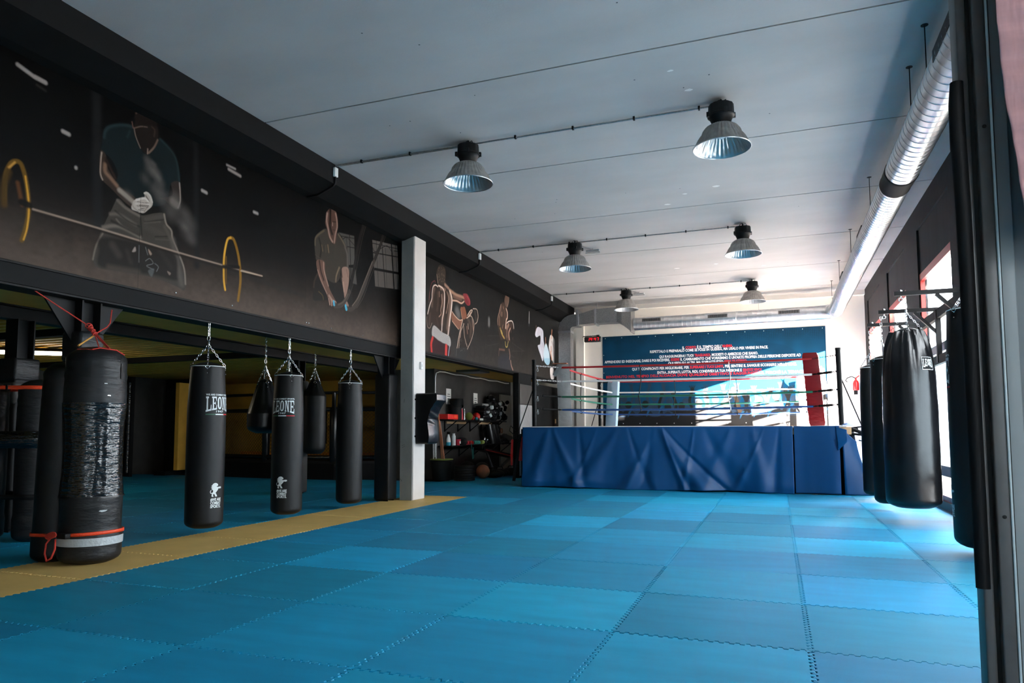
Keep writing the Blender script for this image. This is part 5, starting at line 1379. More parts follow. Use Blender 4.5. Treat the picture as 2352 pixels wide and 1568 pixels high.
    def strap(s, a):
        zt = s.zt
        if s.style == 'fat': s.wrap(subdiv([[(-.02, -.12), (.02, -.12), (.02, .01), (-.02, .01)]], 4), a, zt - .02, 'strap_patch', 'leather_shiny', .006)
        else: s.wrap(subdiv([[(-.022, -.095), (.022, -.095), (.018, -.012), (-.018, -.012)]], 3), a, zt, 'strap_patch', 'leather_black', .005)
        mb = MB(); c = Vector(s.at(a, zt - .012, .010)); tx = Vector((-sin(a), cos(a), 0))
        mb.tube([c + tx * .02 * cos(t) + Vector((0, 0, .018 * sin(t))) for t in [2 * pi * q / 16 for q in range(16)]], .0028, 5, closed=True)
        if s.style != 'fat':
            for dz in (.035, .08): p = Vector(s.at(a, zt - dz, .006)); mb.ball(p, .0045, 8)
        mb.build('strap_ring', 'chrome', s.root, smooth=True)
    def piping(s):
        MB().tube([s.at(2 * pi * k / 64, s.zt - .004, .002) for k in range(64)], .0042, 6, closed=True).build('white_piping', 'white_piping', s.root, smooth=True)
    def band(s, z0, z1, name, m, off=.006, a0=None, a1=None, n=64):
        mb = MB(); A0, A1 = (0, 2 * pi) if a0 is None else (a0, a1)
        mb.grid(n, 4, lambda u, v: s.at(A0 + (A1 - A0) * u, z0 + (z1 - z0) * v, off)); return mb.build(name, m, s.root, smooth=True)
def cam_ang(x, y): return atan2(-y, -x)

G1 = 'long black punching bags hanging from the mural beam'
XB = -5.78
b = Bag('punching_bag', 'nearest hanging lettered bag, letters L E O N running out at its right edge', XB, 6.0, 1.80, .075, .192, chain=2.29, group=G1, face=cam_ang(XB, 6.0) - .03, seed=1)
b.piping(); b.logo(cam_ang(XB, 6.0) + .72, 1.385, .30, .165); b.lion(cam_ang(XB, 6.0) + .62, .41, .125)
b = Bag('punching_bag', 'second hanging bag from the strapped bags, letters E O N E at its left edge', XB, 7.36, 1.80, .07, .188, chain=2.29, group=G1, face=cam_ang(XB, 7.36) + .2, seed=2)
b.piping(); b.logo(cam_ang(XB, 7.36) - .38, 1.395, .30, .165); b.lion(cam_ang(XB, 7.36) - .32, .40, .125)
b = Bag('punching_bag', 'plain black hanging bag without print, the one closest to the white column', XB, 8.74, 1.79, .07, .182, chain=2.30, group=G1, face=cam_ang(XB, 8.74) - .05, seed=3); b.piping()
b = Bag('punching_bag', 'teardrop-shaped black bag hanging deeper inside, half behind the second lettered bag', -7.14, 8.55, 1.83, 1.07, .245, chain=2.515, style='tear', face=-.6, seed=4, mat_='leather_shiny')
b = Bag('punching_bag', 'pointed-top plain black bag hanging deep inside between the lettered and the plain bag', -7.68, 10.5, 1.97, .70, .20, chain=2.515, style='bullet', face=-.9, seed=5)
b = Bag('punching_bag', 'black bag low behind the second lettered bag, only its rounded base showing', -6.63, 8.45, 1.55, .16, .19, chain=2.515, style='slim', face=-.6, seed=6)
# right-hand bags on wall brackets
G2 = 'black punching bags hanging on the window wall brackets'
XT = 1.43; ZA = 2.70
b = Bag('punching_bag', 'big shiny black bag with a gathered top, largest on the window side', XT + .05, 9.48, 2.26, .19, .292, chain=2.64, group=G2, style='fat', face=cam_ang(XT, 9.48) + .05, seed=7, mat_='leather_shiny')
w_ = .17; a_ = cam_ang(XT, 9.48) + .82
b.wrap(subdiv([[(-w_ / 2, -.075), (w_ / 2, -.075), (w_ / 2, .075), (-w_ / 2, .075)]], 6), a_, 1.86, 'logo_patch', 'black_paint', .004)
b.wrap(subdiv([[(-w_ / 2, -.075), (w_ / 2, -.075), (w_ / 2, -.07), (-w_ / 2, -.07)], [(-w_ / 2, .07), (w_ / 2, .07), (w_ / 2, .075), (-w_ / 2, .075)], [(-w_ / 2, -.075), (-w_ / 2 + .004, -.075), (-w_ / 2 + .004, .075), (-w_ / 2, .075)], [(w_ / 2 - .004, -.075), (w_ / 2, -.075), (w_ / 2, .075), (w_ / 2 - .004, .075)]], 4), a_, 1.86, 'patch_border', 'print_white', .006)
pl = []
for i, ch in enumerate('LEONE'):
    for q in subdiv(GL[ch], 2): pl.append([((i + .05 + u * .9) * .03 - .075, .04 - (1 - v) * (.075 + .02 * abs(i - 2) / 2)) for u, v in q])
b.wrap(pl, a_, 1.87, 'bag_logo', 'print_white', .007)
b = Bag('punching_bag', 'middle slim black bag partly hidden by the big shiny bag by the windows', XT - .04, 10.9, 2.07, .10, .165, chain=2.66, group=G2, face=cam_ang(XT, 10.9) - .8, seed=8); b.piping()
b = Bag('punching_bag', 'farthest slim black bag by the windows, next to the ring corner', XT - .04, 12.2, 2.06, .10, .165, chain=2.63, group=G2, face=cam_ang(XT, 12.2) + .3, seed=9); b.piping()
XN, YN = 1.66, 7.3
b = Bag('punching_bag', 'tall black lettered bag half hidden by the foreground door frame', XN, YN, 2.17, .07, .215, chain=2.62, group=G2, face=cam_ang(XN, YN) - .75, seed=10); b.piping()
b.logo(cam_ang(XN, YN) - 1.88, 1.62, .36, .24); b.lion(cam_ang(XN, YN) - 1.45, .45, .14)
def bracket(y, label, zb=2.0, XT=1.43):
    r = thing('bag_bracket', label, 'bracket', (2.05, y, ZA), 'wall brackets for the bags')
    mb = MB().box(XT - .07, 2.13, y - .025, y + .025, ZA - .0, ZA + .05)
    mb.build('bracket_arm', 'black_steel', r)
    MB().obox((1.80, y, ZA + .0), (2.09, y, ZA - .32), .04, .04, (0, 1, 0)).build('bracket_strut', 'black_steel', r)
    MB().box(2.05, 2.11, y - .03, y + .03, zb, ZA + .05).build('bracket_upright', 'black_steel', r)
    MB().tube([(XT + .0, y, ZA + .07), (XT + .0, y, ZA - .03)], .009, 8).lathe((XT, y, ZA + .05), [(.02, 0), (.02, .015)], 8).tube([(XT + .022 * cos(t), y, ZA - .045 + .022 * sin(t)) for t in [2 * pi * q / 12 for q in range(12)]], .006, 6, closed=True).build('eye_bolt', 'chrome', r, smooth=True)
bracket(9.48, 'wall bracket carrying the big shiny bag'); bracket(10.9, 'wall bracket carrying the middle slim bag by the windows'); bracket(12.2, 'wall bracket carrying the slim bag next to the ring'); bracket(7.3, 'wall bracket carrying the bag hidden by the foreground frame', XT=1.66)
tag(MB().box(2.06, 2.12, 5.0, 12.5, 2.60, 2.72).build('bracket_rail', 'grey_panel'), 'upper dark steel rail across the windows holding the bag brackets', 'rail')
tag(MB().box(2.06, 2.12, 5.0, 12.5, 1.98, 2.10).build('bracket_rail', 'grey_panel'), 'lower dark steel rail across the windows below the bag brackets', 'rail')

# bags strapped round the posts, foreground left
s1 = Bag('punching_bag', 'tall black bag wrapped in shiny film, strapped to the post on the yellow strip', -5.48, 4.42, 1.83, .0, .238, style='wrapped', face=-.7, seed=12, mat_='leather_worn')
s1.band(.555, 1.34, 'film_wrap', 'plastic_wrap', .008, n=160)
s1.band(.16, .225, 'tape_band', 'duct_tape', .006)
s1.band(.55, .562, 'film_edge', 'leather_shiny', .012)
a_ = cam_ang(-5.5, 4.42)
s1.wrap([[(-.03, -.004), (-.005, -.012), (.022, -.008), (.04, .004), (.01, .006), (-.02, .004)]], a_ + .35, .445, 'torn_spot', 'duct_tape', .006)
for dz, da, m in ((1.50, .3, 'white_piping'), (1.40, .42, 'chrome')): s1.wrap([[(-.012, -.003), (.012, -.003), (.01, .004), (-.012, .004)]], a_ + da, dz, 'worn_nick', m, .006)
s1.wrap(subdiv([[(-.04, -.15), (.04, -.15), (.045, .0), (-.045, .0)]], 4), a_ - .35, 1.70, 'strap_patch', 'leather_black', .006)
s1.wrap(subdiv([[(-.02, -.13), (.03, -.13), (.03, .0), (-.02, .0)]], 4), a_ + .95, 1.68, 'strap_patch', 'leather_black', .006)
s2 = Bag('punching_bag', 'black bag strapped behind the film-wrapped bag, on its mural-beam side', -5.85, 4.37, 1.71, .0, .168, style='stand', face=-.7, seed=13, mat_='leather_black', lean=(.0, .05))
for z in (1.58, 1.49): s2.wrap([[(.01 * cos(t), .006 * sin(t)) for t in [pi * q / 4 for q in range(8)]]], cam_ang(-5.85, 4.37) + .35, z, 'rivet', 'chrome', .008)
s3 = Bag('punching_bag', 'far left bag cluster, the bag partly cut by the picture edge', -7.66, 4.93, 1.62, .0, .20, style='stand', face=-.7, seed=14, mat_='leather_worn')
s4 = Bag('punching_bag', 'right bag of the far left cluster, orange strap round its top', -7.12, 5.12, 1.64, .0, .205, style='stand', face=-.7, seed=15, mat_='leather_worn')
s4.band(.93, 1.10, 'film_wrap', 'plastic_wrap', .012, n=120)
def loop_round(bags, z, off, n=90):
    """taut loop round several bags: hull of their outlines"""
    pts = []
    for b_ in bags:
        for k in range(64): p = b_.at(2 * pi * k / 64, z, off); pts.append((p[0], p[1]))
    pts = sorted(set(pts)); cr = lambda o_, a, b_: (a[0] - o_[0]) * (b_[1] - o_[1]) - (a[1] - o_[1]) * (b_[0] - o_[0])
    lo = []
    for p in pts:
        while len(lo) > 1 and cr(lo[-2], lo[-1], p) <= 0: lo.pop()
        lo.append(p)
    up = []
    for p in reversed(pts):
        while len(up) > 1 and cr(up[-2], up[-1], p) <= 0: up.pop()
        up.append(p)
    return lo[:-1] + up[:-1]
def belt(name, hull, z, h, m, label, dz=lambda x, y: 0):
    mb = MB(); n = len(hull); vs = [(x, y, z + dz(x, y) + s_ * h / 2) for s_ in (-1, 1) for x, y in hull]
    mb.add(vs, [(i, (i + 1) % n, n + (i + 1) % n, n + i) for i in range(n)]); o = mb.build(name, m, smooth=True, solid=.003); return tag(o, label, 'strap')
dz1 = lambda x, y: (x + 5.5) * .05
h1 = loop_round([s1, s2], .25, .012)
st = belt('ratchet_strap', h1, .252, .028, 'orange_strap', 'orange strap round the foot of the film-wrapped bag', dz1)
pc = Vector(s1.at(cam_ang(-5.5, 4.42) - .75, .25, .03)); tx = Vector((cos(.85), sin(.85), 0))
bk = MB().box(pc.x - .05, pc.x + .05, pc.y - .03, pc.y + .02, .232, .275, .006).tube([(pc.x - .04, pc.y - .03, .262), (pc.x + .05, pc.y - .0, .262)], .006).build('ratchet_buckle', 'black_steel', st, smooth=True)
q0 = Vector((pc.x - .10, pc.y - .03, .25))
lp = [q0 + Vector((.0, 0, 0)), q0 + Vector((-.04, -.015, -.06)), q0 + Vector((-.045, -.02, -.14)), q0 + Vector((-.02, -.02, -.195)), q0 + Vector((.03, -.02, -.17)), q0 + Vector((.055, -.01, -.10)), q0 + Vector((.045, 0, -.02))]
mb = MB().tube([Vector((*p, 0)) if len(p) == 2 else p for p in [Vector(v) for v in lp]], .0075, 6)
for k in range(5): mb.tube([q0 + Vector((.035 * cos(t) + .012 * k - .02, -.012, .018 * sin(t) + .004 * k)) for t in [2 * pi * j / 12 for j in range(12)]], .008, 6, closed=True)
mb.build('strap_tail', 'red_rope', st, smooth=True)
h2 = loop_round([s3, s4], 1.53, .012)
belt('ratchet_strap', h2, 1.545, .038, 'orange_strap', 'orange strap round the top of the far left bag cluster')
tag(MB().box(-7.30, -7.24, 4.85, 4.89, 1.515, 1.575, .006).build('strap_buckle', 'black_steel', smooth=True), 'black buckle on the orange strap of the far left cluster', 'buckle')
h3 = loop_round([s3, s4], 1.0, .02); belt('tape_wrap', h3, 1.02, .17, 'plastic_wrap', 'shiny black tape binding the middle of the far left bag cluster')
h4 = loop_round([s3, s4], .45, .012); belt('tape_wrap', h4, .45, .05, 'leather_black', 'black strap low around the far left bag cluster')

# red rope from the beam to the wrapped bag
rp = thing('tie_rope', 'knotted red rope tying the wrapped bag to the steel beam', 'rope', (-5.55, 4.5, 1.9))
K = Vector((-5.62, 4.44, 2.02)); K2 = K + Vector((.075, -.0, -.075))
mb = MB().tube([(-5.80, 4.06, 2.285), (-5.72, 4.22, 2.17), K], .0055, 6)
mb.tube([(-5.74, 4.76, 2.22), (-5.66, 4.68, 2.08), (-5.60, 4.60, 2.03), K2], .0055, 6)
kr = random.Random(2)
for j in range(9):
    c = K.lerp(K2, j / 8); r0 = kr.uniform(.012, .026); ax = Vector((kr.uniform(-1, 1), kr.uniform(-1, 1), kr.uniform(-1, 1))).normalized(); u_ = ax.cross(Vector((0, 0, 1))).normalized(); v_ = ax.cross(u_)
    mb.tube([c + u_ * r0 * cos(t) + v_ * r0 * sin(t) for t in [2 * pi * q / 12 for q in range(12)]], .0055, 6, closed=True)
T = Vector((-5.50, 4.42, 1.80)); E1 = Vector(s1.at(a_ + .55, 1.80, .01)); E2 = Vector(s1.at(a_ - .2, 1.785, .01)); E3 = Vector(s1.at(a_ + 1.2, 1.76, .012)); E4 = Vector(s1.at(a_ - 1.0, 1.79, .01))
mb.tube([K2, E1], .006, 6).tube([K2 + Vector((.01, .01, 0)), E1 + Vector((.01, 0, .005))], .0055, 6).tube([K2, Vector(s1.at(a_ + .1, 1.82, .0))], .0055, 6)
mb.tube([E2, (E1 + E2) / 2 + Vector((0, -.005, .012)), E1], .0055, 6).tube([E1, (E1 + E3) / 2 + Vector((0, 0, .015)), E3], .0055, 6).tube([E4, (E4 + E2) / 2, E2], .0045, 6)
mb.build('rope', 'red_rope', rp, smooth=True)
MB().tube([K2 + Vector((-.005, 0, -.01)), E4 + Vector((.01, 0, .03))], .008, 8).build('yellow_strap', 'gold_strap', rp, smooth=True)
MB().ball(K2 + Vector((-.01, -.02, -.02)), .010, 10).build('carabiner', 'chrome', rp, smooth=True)

# wall-mounted uppercut pad on the column
wp = thing('wall_punch_pad', 'black angled punching pad bolted to the side of the white column', 'wall pad', (-5.3, 10.25, 1.3))
pts = [(-5.425, .89), (-5.425, 1.70), (-5.05, 1.695), (-5.05, 1.58), (-5.20, 1.32), (-5.185, .92), (-5.21, .89)]
mb = MB(); N_ = 36
def pad_sec(z):
    if z > 1.58: return -5.045 - .01 * (z > 1.68)
    if z > 1.30: t = (1.58 - z) / .28; return -5.045 - .15 * t ** .8 - .02 * sin(pi * t)
    return -5.195 + .012 * sin((z - .9) * 14)
def padf(u, v):
    z = .89 + v * .81; xo = pad_sec(z); xi = -5.42; t = u * 4; k = int(t) % 4; f = t - int(t); y0, y1 = 10.06, 10.40
    e = min(v, 1 - v) * 40; e = min(1, e) * .02
    q = [(xi, y0 + .02 - e), (xo - .02 + e, y0 + .02 - e), (xo - .02 + e, y1 - .02 + e), (xi, y1 - .02 + e)]; a, b_ = q[k], q[(k + 1) % 4]
    x = a[0] + (b_[0] - a[0]) * f; y = a[1] + (b_[1] - a[1]) * f
    if k == 1: x += .012 * sin(pi * f) + .004 * sin(z * 60 + f * 5) * (1.2 < z < 1.5)
    return (x, y, z)
mb.grid(48, 60, padf, closed_u=True); mb.f.append(tuple(range(47, -1, -1))); mb.f.append(tuple(range(60 * 48, 61 * 48))); mb.mi += [0, 0]
mb.build('pad_body', 'leather_shiny', wp, smooth=True)
mb = MB()
for z in (1.0, 1.29, 1.59): mb.box(-5.44, -5.40, 10.04, 10.07, z, z + .025)
mb.build('mounting_lug', 'black_steel', wp)
tag(MB().box(-5.76, -5.735, 16.30, 16.50, 2.30, 2.44, .006).build('junction_box', 'plastic_white', smooth=True), 'white junction box under the mural end left of the ring', 'box')

# ================================================================== CAGE, DARK BACK OF THE ROOM
cg = thing('fighting_cage', 'black octagonal fighting cage with chain-link panels deep under the mezzanine', 'cage', (-11, 14.8, 0))
CX = [(-14.6, 15.4), (-13.4, 14.0), (-11.4, 13.72), (-9.5, 13.72), (-8.45, 14.15)]
poly = [(-14.8, 16.7), (-14.8, 15.3), (-13.5, 13.85), (-11.4, 13.6), (-9.4, 13.6), (-8.42, 14.1), (-8.42, 16.7)]
MB().prism(poly, 'z', 0, .36).build('cage_base', 'black_paint', cg)
MB().prism([(x * .995 - .05, y + .05) for x, y in poly], 'z', .36, .42).build('cage_floor_edge', 'rubber', cg)
for i, (x, y) in enumerate(CX):
    MB().lathe((x, y, .36), [(.055, 0), (.085, .04), (.09, .8), (.085, 1.25), (.05, 1.3), (.045, 1.62)], 20, lambda r_, h, a: r_ * (1 + .04 * sin(h * 30 + 3 * sin(a + i)))).build('cage_post', 'leather_shiny', cg, smooth=True)
MB().tube([(x, y, 1.98) for x, y in CX], .035, 10).build('top_rail', 'rubber', cg, smooth=True)
MB().tube([(x, y, 1.60) for x, y in CX], .05, 10).build('padded_rail', 'leather_shiny', cg, smooth=True)
MB().tube([(x, y - .02, .50) for x, y in CX], .05, 10).build('padded_rail', 'plastic_wrap', cg, smooth=True)
mb = MB()
for (xa, ya), (xb, yb) in zip(CX[:-1], CX[1:]):
    A = Vector((xa, ya, 0)); B = Vector((xb, yb, 0)); L = (B - A).length; d = (B - A) / L; z0, z1 = .5, 1.58; hgt = z1 - z0; sp = .085
    k = -hgt
    while k < L:
        for sgn in (1, -1):
            s0, s1_ = (k, k + hgt); a0_, b0_ = (z0, z1) if sgn == 1 else (z1, z0)
            c0 = max(s0, 0); c1 = min(s1_, L)
            if c1 - c0 > .02:
                za = a0_ + (b0_ - a0_) * (c0 - s0) / hgt; zb_ = a0_ + (b0_ - a0_) * (c1 - s0) / hgt
                P0 = A + d * c0; P1_ = A + d * c1; mb.tube([(P0.x, P0.y, za), (P1_.x, P1_.y, zb_)], .0035, 3, caps=False)
        k += sp
mb.build('chain_link_mesh', 'rubber', cg)
MB().box(-14.7, -8.45, 16.6, 16.66, .42, .52).build('padded_edge', 'cage_orange', cg)
for x, lab in ((-12.35, 'black poster on the yellow wall behind the cage, next to the nearest lettered bag'), (-11.2, 'black poster on the yellow wall behind the cage, nearer the teardrop bag')):
    r = thing('wall_sheet', lab, 'poster', (x, 16.88, 1.3))
    MB().box(x - .42, x + .42, 16.87, 16.895, .75, 1.75).build('sheet', 'black_paint', r)
    MB().box(x - .2, x + .2, 16.865, 16.868, .82, .87).build('print_line', 'grey_panel', r)
# sign post, dark doors, yellow return wall at the left rear
sp = thing('sign_panel', 'dark panel with safety signs and a red sign lettered C beside the dark doors', 'sign', (-14.9, 12.9, 1.5))
MB().box(-15.35, -14.85, 12.95, 13.05, 0, 2.45).build('panel_board', 'black_paint', sp)
MB().box(-15.28, -15.05, 12.93, 12.945, 1.90, 2.10).build('red_sign', 'sign_red', sp)
vs, fs, (x0, x1) = text_mesh('C', .17, .03); MB().add([(-15.13 + v[0], 12.925, 1.94 + v[1]) for v in vs], fs).build('sign_letter', 'print_white', sp)
mb = MB(); mb.tube([(-15.12 + .05 * cos(t), 12.94, 1.38 + .05 * sin(t)) for t in [2 * pi * q / 16 for q in range(16)]], .014, 5, closed=True); mb.tube([(-15.18, 12.94, 1.05), (-15.06, 12.94, 1.05), (-15.12, 12.94, 1.16)], .01, 4, closed=True)
for z in (1.22, 1.19): mb.box(-15.19, -15.05, 12.935, 12.945, z, z + .01)
mb.build('sign_symbol', 'print_white', sp)
MB().tube([(-14.86, 12.9, .1), (-14.86, 12.9, 2.3)], .04, 8).build('padded_tube', 'plastic_wrap', sp, smooth=True)
structure('door_1', MB().box(-15.5, -14.5, 14.6, 14.68, .05, 2.25), 'rubber')
structure('wall_rear_left', MB().box(XL, -14.35, 14.7, 14.9, 0, ZM).box(-14.75, -14.4, 13.6, 14.7, .0, .1), 'black_paint')
tag(MB().box(-14.42, -14.30, 13.9, 14.3, .12, 2.35).build('tan_panel', 'yellow_wall'), 'narrow tan panel standing at the left end of the cage', 'panel')
# fluorescent fitting
fl = thing('tube_light', 'lit fluorescent ceiling light glowing behind the left padded post', 'light fitting', (-11.3, 7.8, ZM))
MB().obox((-12.5, 7.1, 2.44), (-10.8, 8.43, 2.44), .16, .05).build('fixture_tray', 'black_paint', fl)
MB().obox((-12.5, 7.1, 2.385), (-10.85, 8.40, 2.385), .10, .05).build('glowing_tube', 'tube_light', fl)
l2 = thing('ceiling_panel_light', 'unlit grey square ceiling light in the storage nook', 'light fitting', (-6.7, 15.3, ZM))
MB().box(-7.0, -6.4, 14.95, 15.55, ZM - .03, ZM + .019).build('frame', 'grey_pad', l2)
MB().box(-6.97, -6.43, 14.98, 15.52, ZM - .035, ZM - .028).build('diffuser', 'light_grey_pad', l2)
MB().tube([(-7.28, 14.44, .5), (-7.28, 14.44, 2.3), (-7.27, 14.46, 2.42), (-7.25, 14.6, 2.46)] + [(-7.26, 14.6 + k * .3, 2.462 + .012 * sin(k * 1.7)) for k in range(1, 16)], .012, 6).build('trim_5', 'plastic_white', smooth=True, kind='structure')

# ================================================================== STORAGE NOOK
XS = -7.3
def shelf(name, y0, y1, z, label, wood):
    r = thing(name, label, 'shelf', (XS + .2, (y0 + y1) / 2, z))
    MB().box(XS + .01, XS + .36, y0, y1, z - .025, z).build('shelf_board', 'black_steel', r)
    for k in range(5):
        mb = MB(); y = y0 + .25 + k * (y1 - y0 - .5) / 4
        mb.box(XS + .005, XS + .03, y - .015, y + .015, z - .28, z - .02); mb.obox((XS + .02, y, z - .26), (XS + .32, y, z - .03), .02, .02, (0, 1, 0))
        mb.build('shelf_bracket', 'black_steel', r)
    for a, b in wood: MB().box(XS + .015, XS + .045, a, b, z - .09, z - .03).build('wall_batten', 'pale_wood', r)
shelf('wall_shelf', 14.7, 18.1, 1.36, 'upper black wall shelf loaded with gloves and pads in the storage nook', ((15.0, 16.1), (16.9, 17.8)))
shelf('wall_shelf', 14.6, 18.7, .76, 'lower black wall shelf with sprays and strike shields in the storage nook', ())
xs_ = XS + .19
def small(name, label, cat, pieces, loc, group=None):
    r = thing(name, label, cat, loc, group)
    for nm, mb, m in pieces: mb.build(nm, m, r, smooth=True)
    return r
y = 14.62
small('plastic_bin', 'red plastic bin at the near end of the upper shelf', 'bin', [('bin_body', MB().box(XS + .06, XS + .34, 14.45, 15.0, 1.36, 1.48, .01), 'plastic_red'), ('bin_label', MB().box(XS + .34, XS + .345, 14.75, 14.95, 1.39, 1.45), 'orange_strap')], (xs_, 14.7, 1.36))
small('water_cooler_jug', 'tall black cylinder with a draped cap on the upper shelf', 'container', [('jug', MB().lathe((xs_, 15.18, 1.36), [(.13, 0), (.14, .03), (.14, .36), (.10, .42), (.05, .46)], 24), 'rubber'), ('draped_cloth', MB().grid(16, 10, lambda u, v: (xs_ + .16 * cos(u * 6.28), 15.22 + .2 * sin(u * 6.28) * (1 - .3 * v), 1.86 - .14 * (1 - v) * (1 + .5 * sin(u * 9)) ), True), 'black_paint')], (xs_, 15.18, 1.36))
small('bottle', 'slim clear drinking bottle between the black cylinder and the red cone', 'bottle', [('bottle_body', MB().lathe((xs_ + .05, 15.32, 1.36), [(.03, 0), (.032, .2), (.02, .26), (.015, .29)], 12), 'galvanised_dull')], (xs_, 15.32, 1.36))
small('training_cone', 'narrow pinkish-red cone on the upper shelf', 'cone', [('cone_body', MB().lathe((xs_, 15.50, 1.36), [(.065, 0), (.065, .01), (.05, .02), (.022, .26), (.018, .27)], 20), 'plastic_pink')], (xs_, 15.5, 1.36))
for k, yy in enumerate((15.62, 15.76)): small('metal_bottle', ('left', 'right')[k] + ' one of two slim chrome bottles beside the red cone on the upper shelf', 'bottle', [('bottle_body', MB().lathe((xs_ - .04, yy, 1.36), [(.02, 0), (.022, .2), (.012, .24), (.012, .28)], 12), 'chrome')], (xs_, yy, 1.36), 'slim chrome bottles')
small('exercise_ball', 'small olive green ball on the upper shelf', 'ball', [('ball_body', MB().ball((xs_ + .04, 15.86, 1.455), .095), 'plastic_green')], (xs_, 15.86, 1.36))
small('exercise_ball', 'tiny red ball beside the olive ball on the upper shelf', 'ball', [('ball_body', MB().ball((xs_ + .02, 16.1, 1.42), .06), 'plastic_red')], (xs_, 16.1, 1.36))
small('exercise_ball', 'tiny blue ball in front of the tiny red ball', 'ball', [('ball_body', MB().ball((xs_ + .12, 16.13, 1.40), .04), 'plastic_blue')], (xs_, 16.13, 1.36))
small('exercise_ball', 'larger red ball behind a white card on the upper shelf', 'ball', [('ball_body', MB().ball((xs_ + .02, 16.35, 1.46), .10), 'plastic_red')], (xs_, 16.35, 1.36))
tag(MB().box(xs_ + .12, xs_ + .15, 16.28, 16.5, 1.36, 1.41).build('white_card', 'paper'), 'small white card in front of the larger red ball', 'card')
gr_ = random.Random(21)
def pad_obj(c, s_, m, ang, name, label, cat, group):
    mb = MB(); o = 0; mb.box(-s_[0], s_[0], -s_[1], s_[1], -s_[2], s_[2], min(s_) * .8)
    R_ = Matrix.Rotation(ang[0], 3, 'X') @ Matrix.Rotation(ang[1], 3, 'Y') @ Matrix.Rotation(ang[2], 3, 'Z')
    mb.v = [tuple(R_ @ Vector(v) + Vector(c)) for v in mb.v]
    return small(name, label, cat, [('pad_body', mb, m)], c, group)
for k in range(7):
    pad_obj((xs_ + gr_.uniform(-.02, .04), 16.72 + gr_.uniform(-.03, .05), 1.395 + k * .062), (.13, .17, .033), 'leather_shiny' if k < 6 else 'light_grey_pad', (gr_.uniform(-.08, .08), gr_.uniform(-.1, .1), gr_.uniform(-.4, .4)), 'focus_mitt',
            'grey focus mitt on top of the mitt stack on the upper shelf' if k == 6 else 'black focus mitt in the stack on the upper shelf, between red ball and glove pile', 'focus mitt', 'stacked focus mitts' if k < 6 else None)
def glove(c, m, ang, label, group, cuff='black_paint'):
    mb = MB().ball((0, 0, 0), .095, 14, (1.0, 1.25, .85)).ball((.06, -.02, .03), .04, 10, (1, 1.5, 1))
    cf = MB().lathe((0, -.16, 0), [(.045, 0), (.055, .03), (.05, .09)], 12, ax='y')
    R_ = Matrix.Rotation(ang[0], 3, 'X') @ Matrix.Rotation(ang[1], 3, 'Y') @ Matrix.Rotation(ang[2], 3, 'Z')
    for q in (mb, cf): q.v = [tuple(R_ @ Vector(v) + Vector(c)) for v in q.v]
    small('boxing_glove', label, 'boxing glove', [('glove_body', mb, m), ('glove_cuff', cf, cuff)], c, group)
for k in range(34):
    row = k // 8; yy = 16.98 + (k % 8) * .165 + .07 * (row % 2); zz = 1.45 + row * .125
    if row >= 3: yy = 17.3 + (k % 8) * .14
    white = k in (5, 14, 15, 22, 23, 29, 31)
    c = (xs_ + gr_.uniform(-.03, .08), yy, zz)
    glove(c, 'cloth_white' if white else ('leather_shiny' if k % 3 else 'leather_worn'), (gr_.uniform(-.5, .5), gr_.uniform(-.6, .6), gr_.uniform(-2.5, 2.5)),
          'white boxing glove near the far end of the glove pile' if white else 'black boxing glove in the pile at the far end of the upper shelf', 'white boxing gloves on the upper shelf' if white else 'black boxing gloves piled on the upper shelf', 'print_white' if k % 4 == 0 else 'black_paint')
# lower shelf
small('spray_bottle', 'clear spray bottle with blue liquid at the near end of the lower shelf', 'bottle', [('bottle_body', MB().lathe((xs_, 14.78, .76), [(.05, 0), (.055, .02), (.055, .08)], 16), 'plastic_blue'), ('bottle_top', MB().lathe((xs_, 14.78, .84), [(.055, 0), (.05, .07), (.025, .15), (.02, .18)], 16), 'plastic_white'), ('trigger', MB().box(xs_ - .03, xs_ + .05, 14.75, 14.81, 1.02, 1.08, .01), 'rubber')], (xs_, 14.78, .76))
small('spray_can', 'white spray can beside the spray bottle on the lower shelf', 'can', [('can_body', MB().lathe((xs_, 15.06, .76), [(.045, 0), (.05, .01), (.05, .22), (.035, .24), (.035, .28)], 16), 'plastic_white')], (xs_, 15.06, .76))
small('small_tub', 'small red tub with a white label on the lower shelf', 'tub', [('tub_body', MB().lathe((xs_ + .02, 15.24, .76), [(.05, 0), (.075, .13), (.08, .14)], 18), 'plastic_pink'), ('tub_label', MB().box(xs_ + .085, xs_ + .09, 15.2, 15.27, .80, .86), 'paper')], (xs_, 15.24, .76))
pad_obj((xs_, 15.5, .83), (.13, .2, .09), 'rubber', (.1, .1, .3), 'gym_bag', 'crumpled dark pouch on the lower shelf behind the red tub', 'bag', None)
for k, (yy, m, lab) in enumerate(((15.72, 'plastic_pink', 'pink dumbbell on the lower shelf'), (15.92, 'plastic_red', 'red dumbbell on the lower shelf'), (16.14, 'plastic_teal', 'first teal dumbbell on the lower shelf, beside the red one'), (16.34, 'plastic_teal', 'second teal dumbbell on the lower shelf, beside the lime one'), (16.6, 'plastic_lime', 'lime yellow dumbbell on the lower shelf'))):
    small('dumbbell', lab, 'dumbbell', [('weight_head', MB().lathe((xs_ + .06, yy - .06, .81), [(.045, 0), (.05, .01), (.05, .05), (.045, .06)], 8, ax='y'), m), ('weight_head', MB().lathe((xs_ + .06, yy + .04, .81), [(.045, 0), (.05, .01), (.05, .05), (.045, .06)], 8, ax='y'), m), ('dumbbell_grip', MB().tube([(xs_ + .06, yy - .02, .81), (xs_ + .06, yy + .06, .81)], .014), m)], (xs_, yy, .76), 'coloured dumbbells')
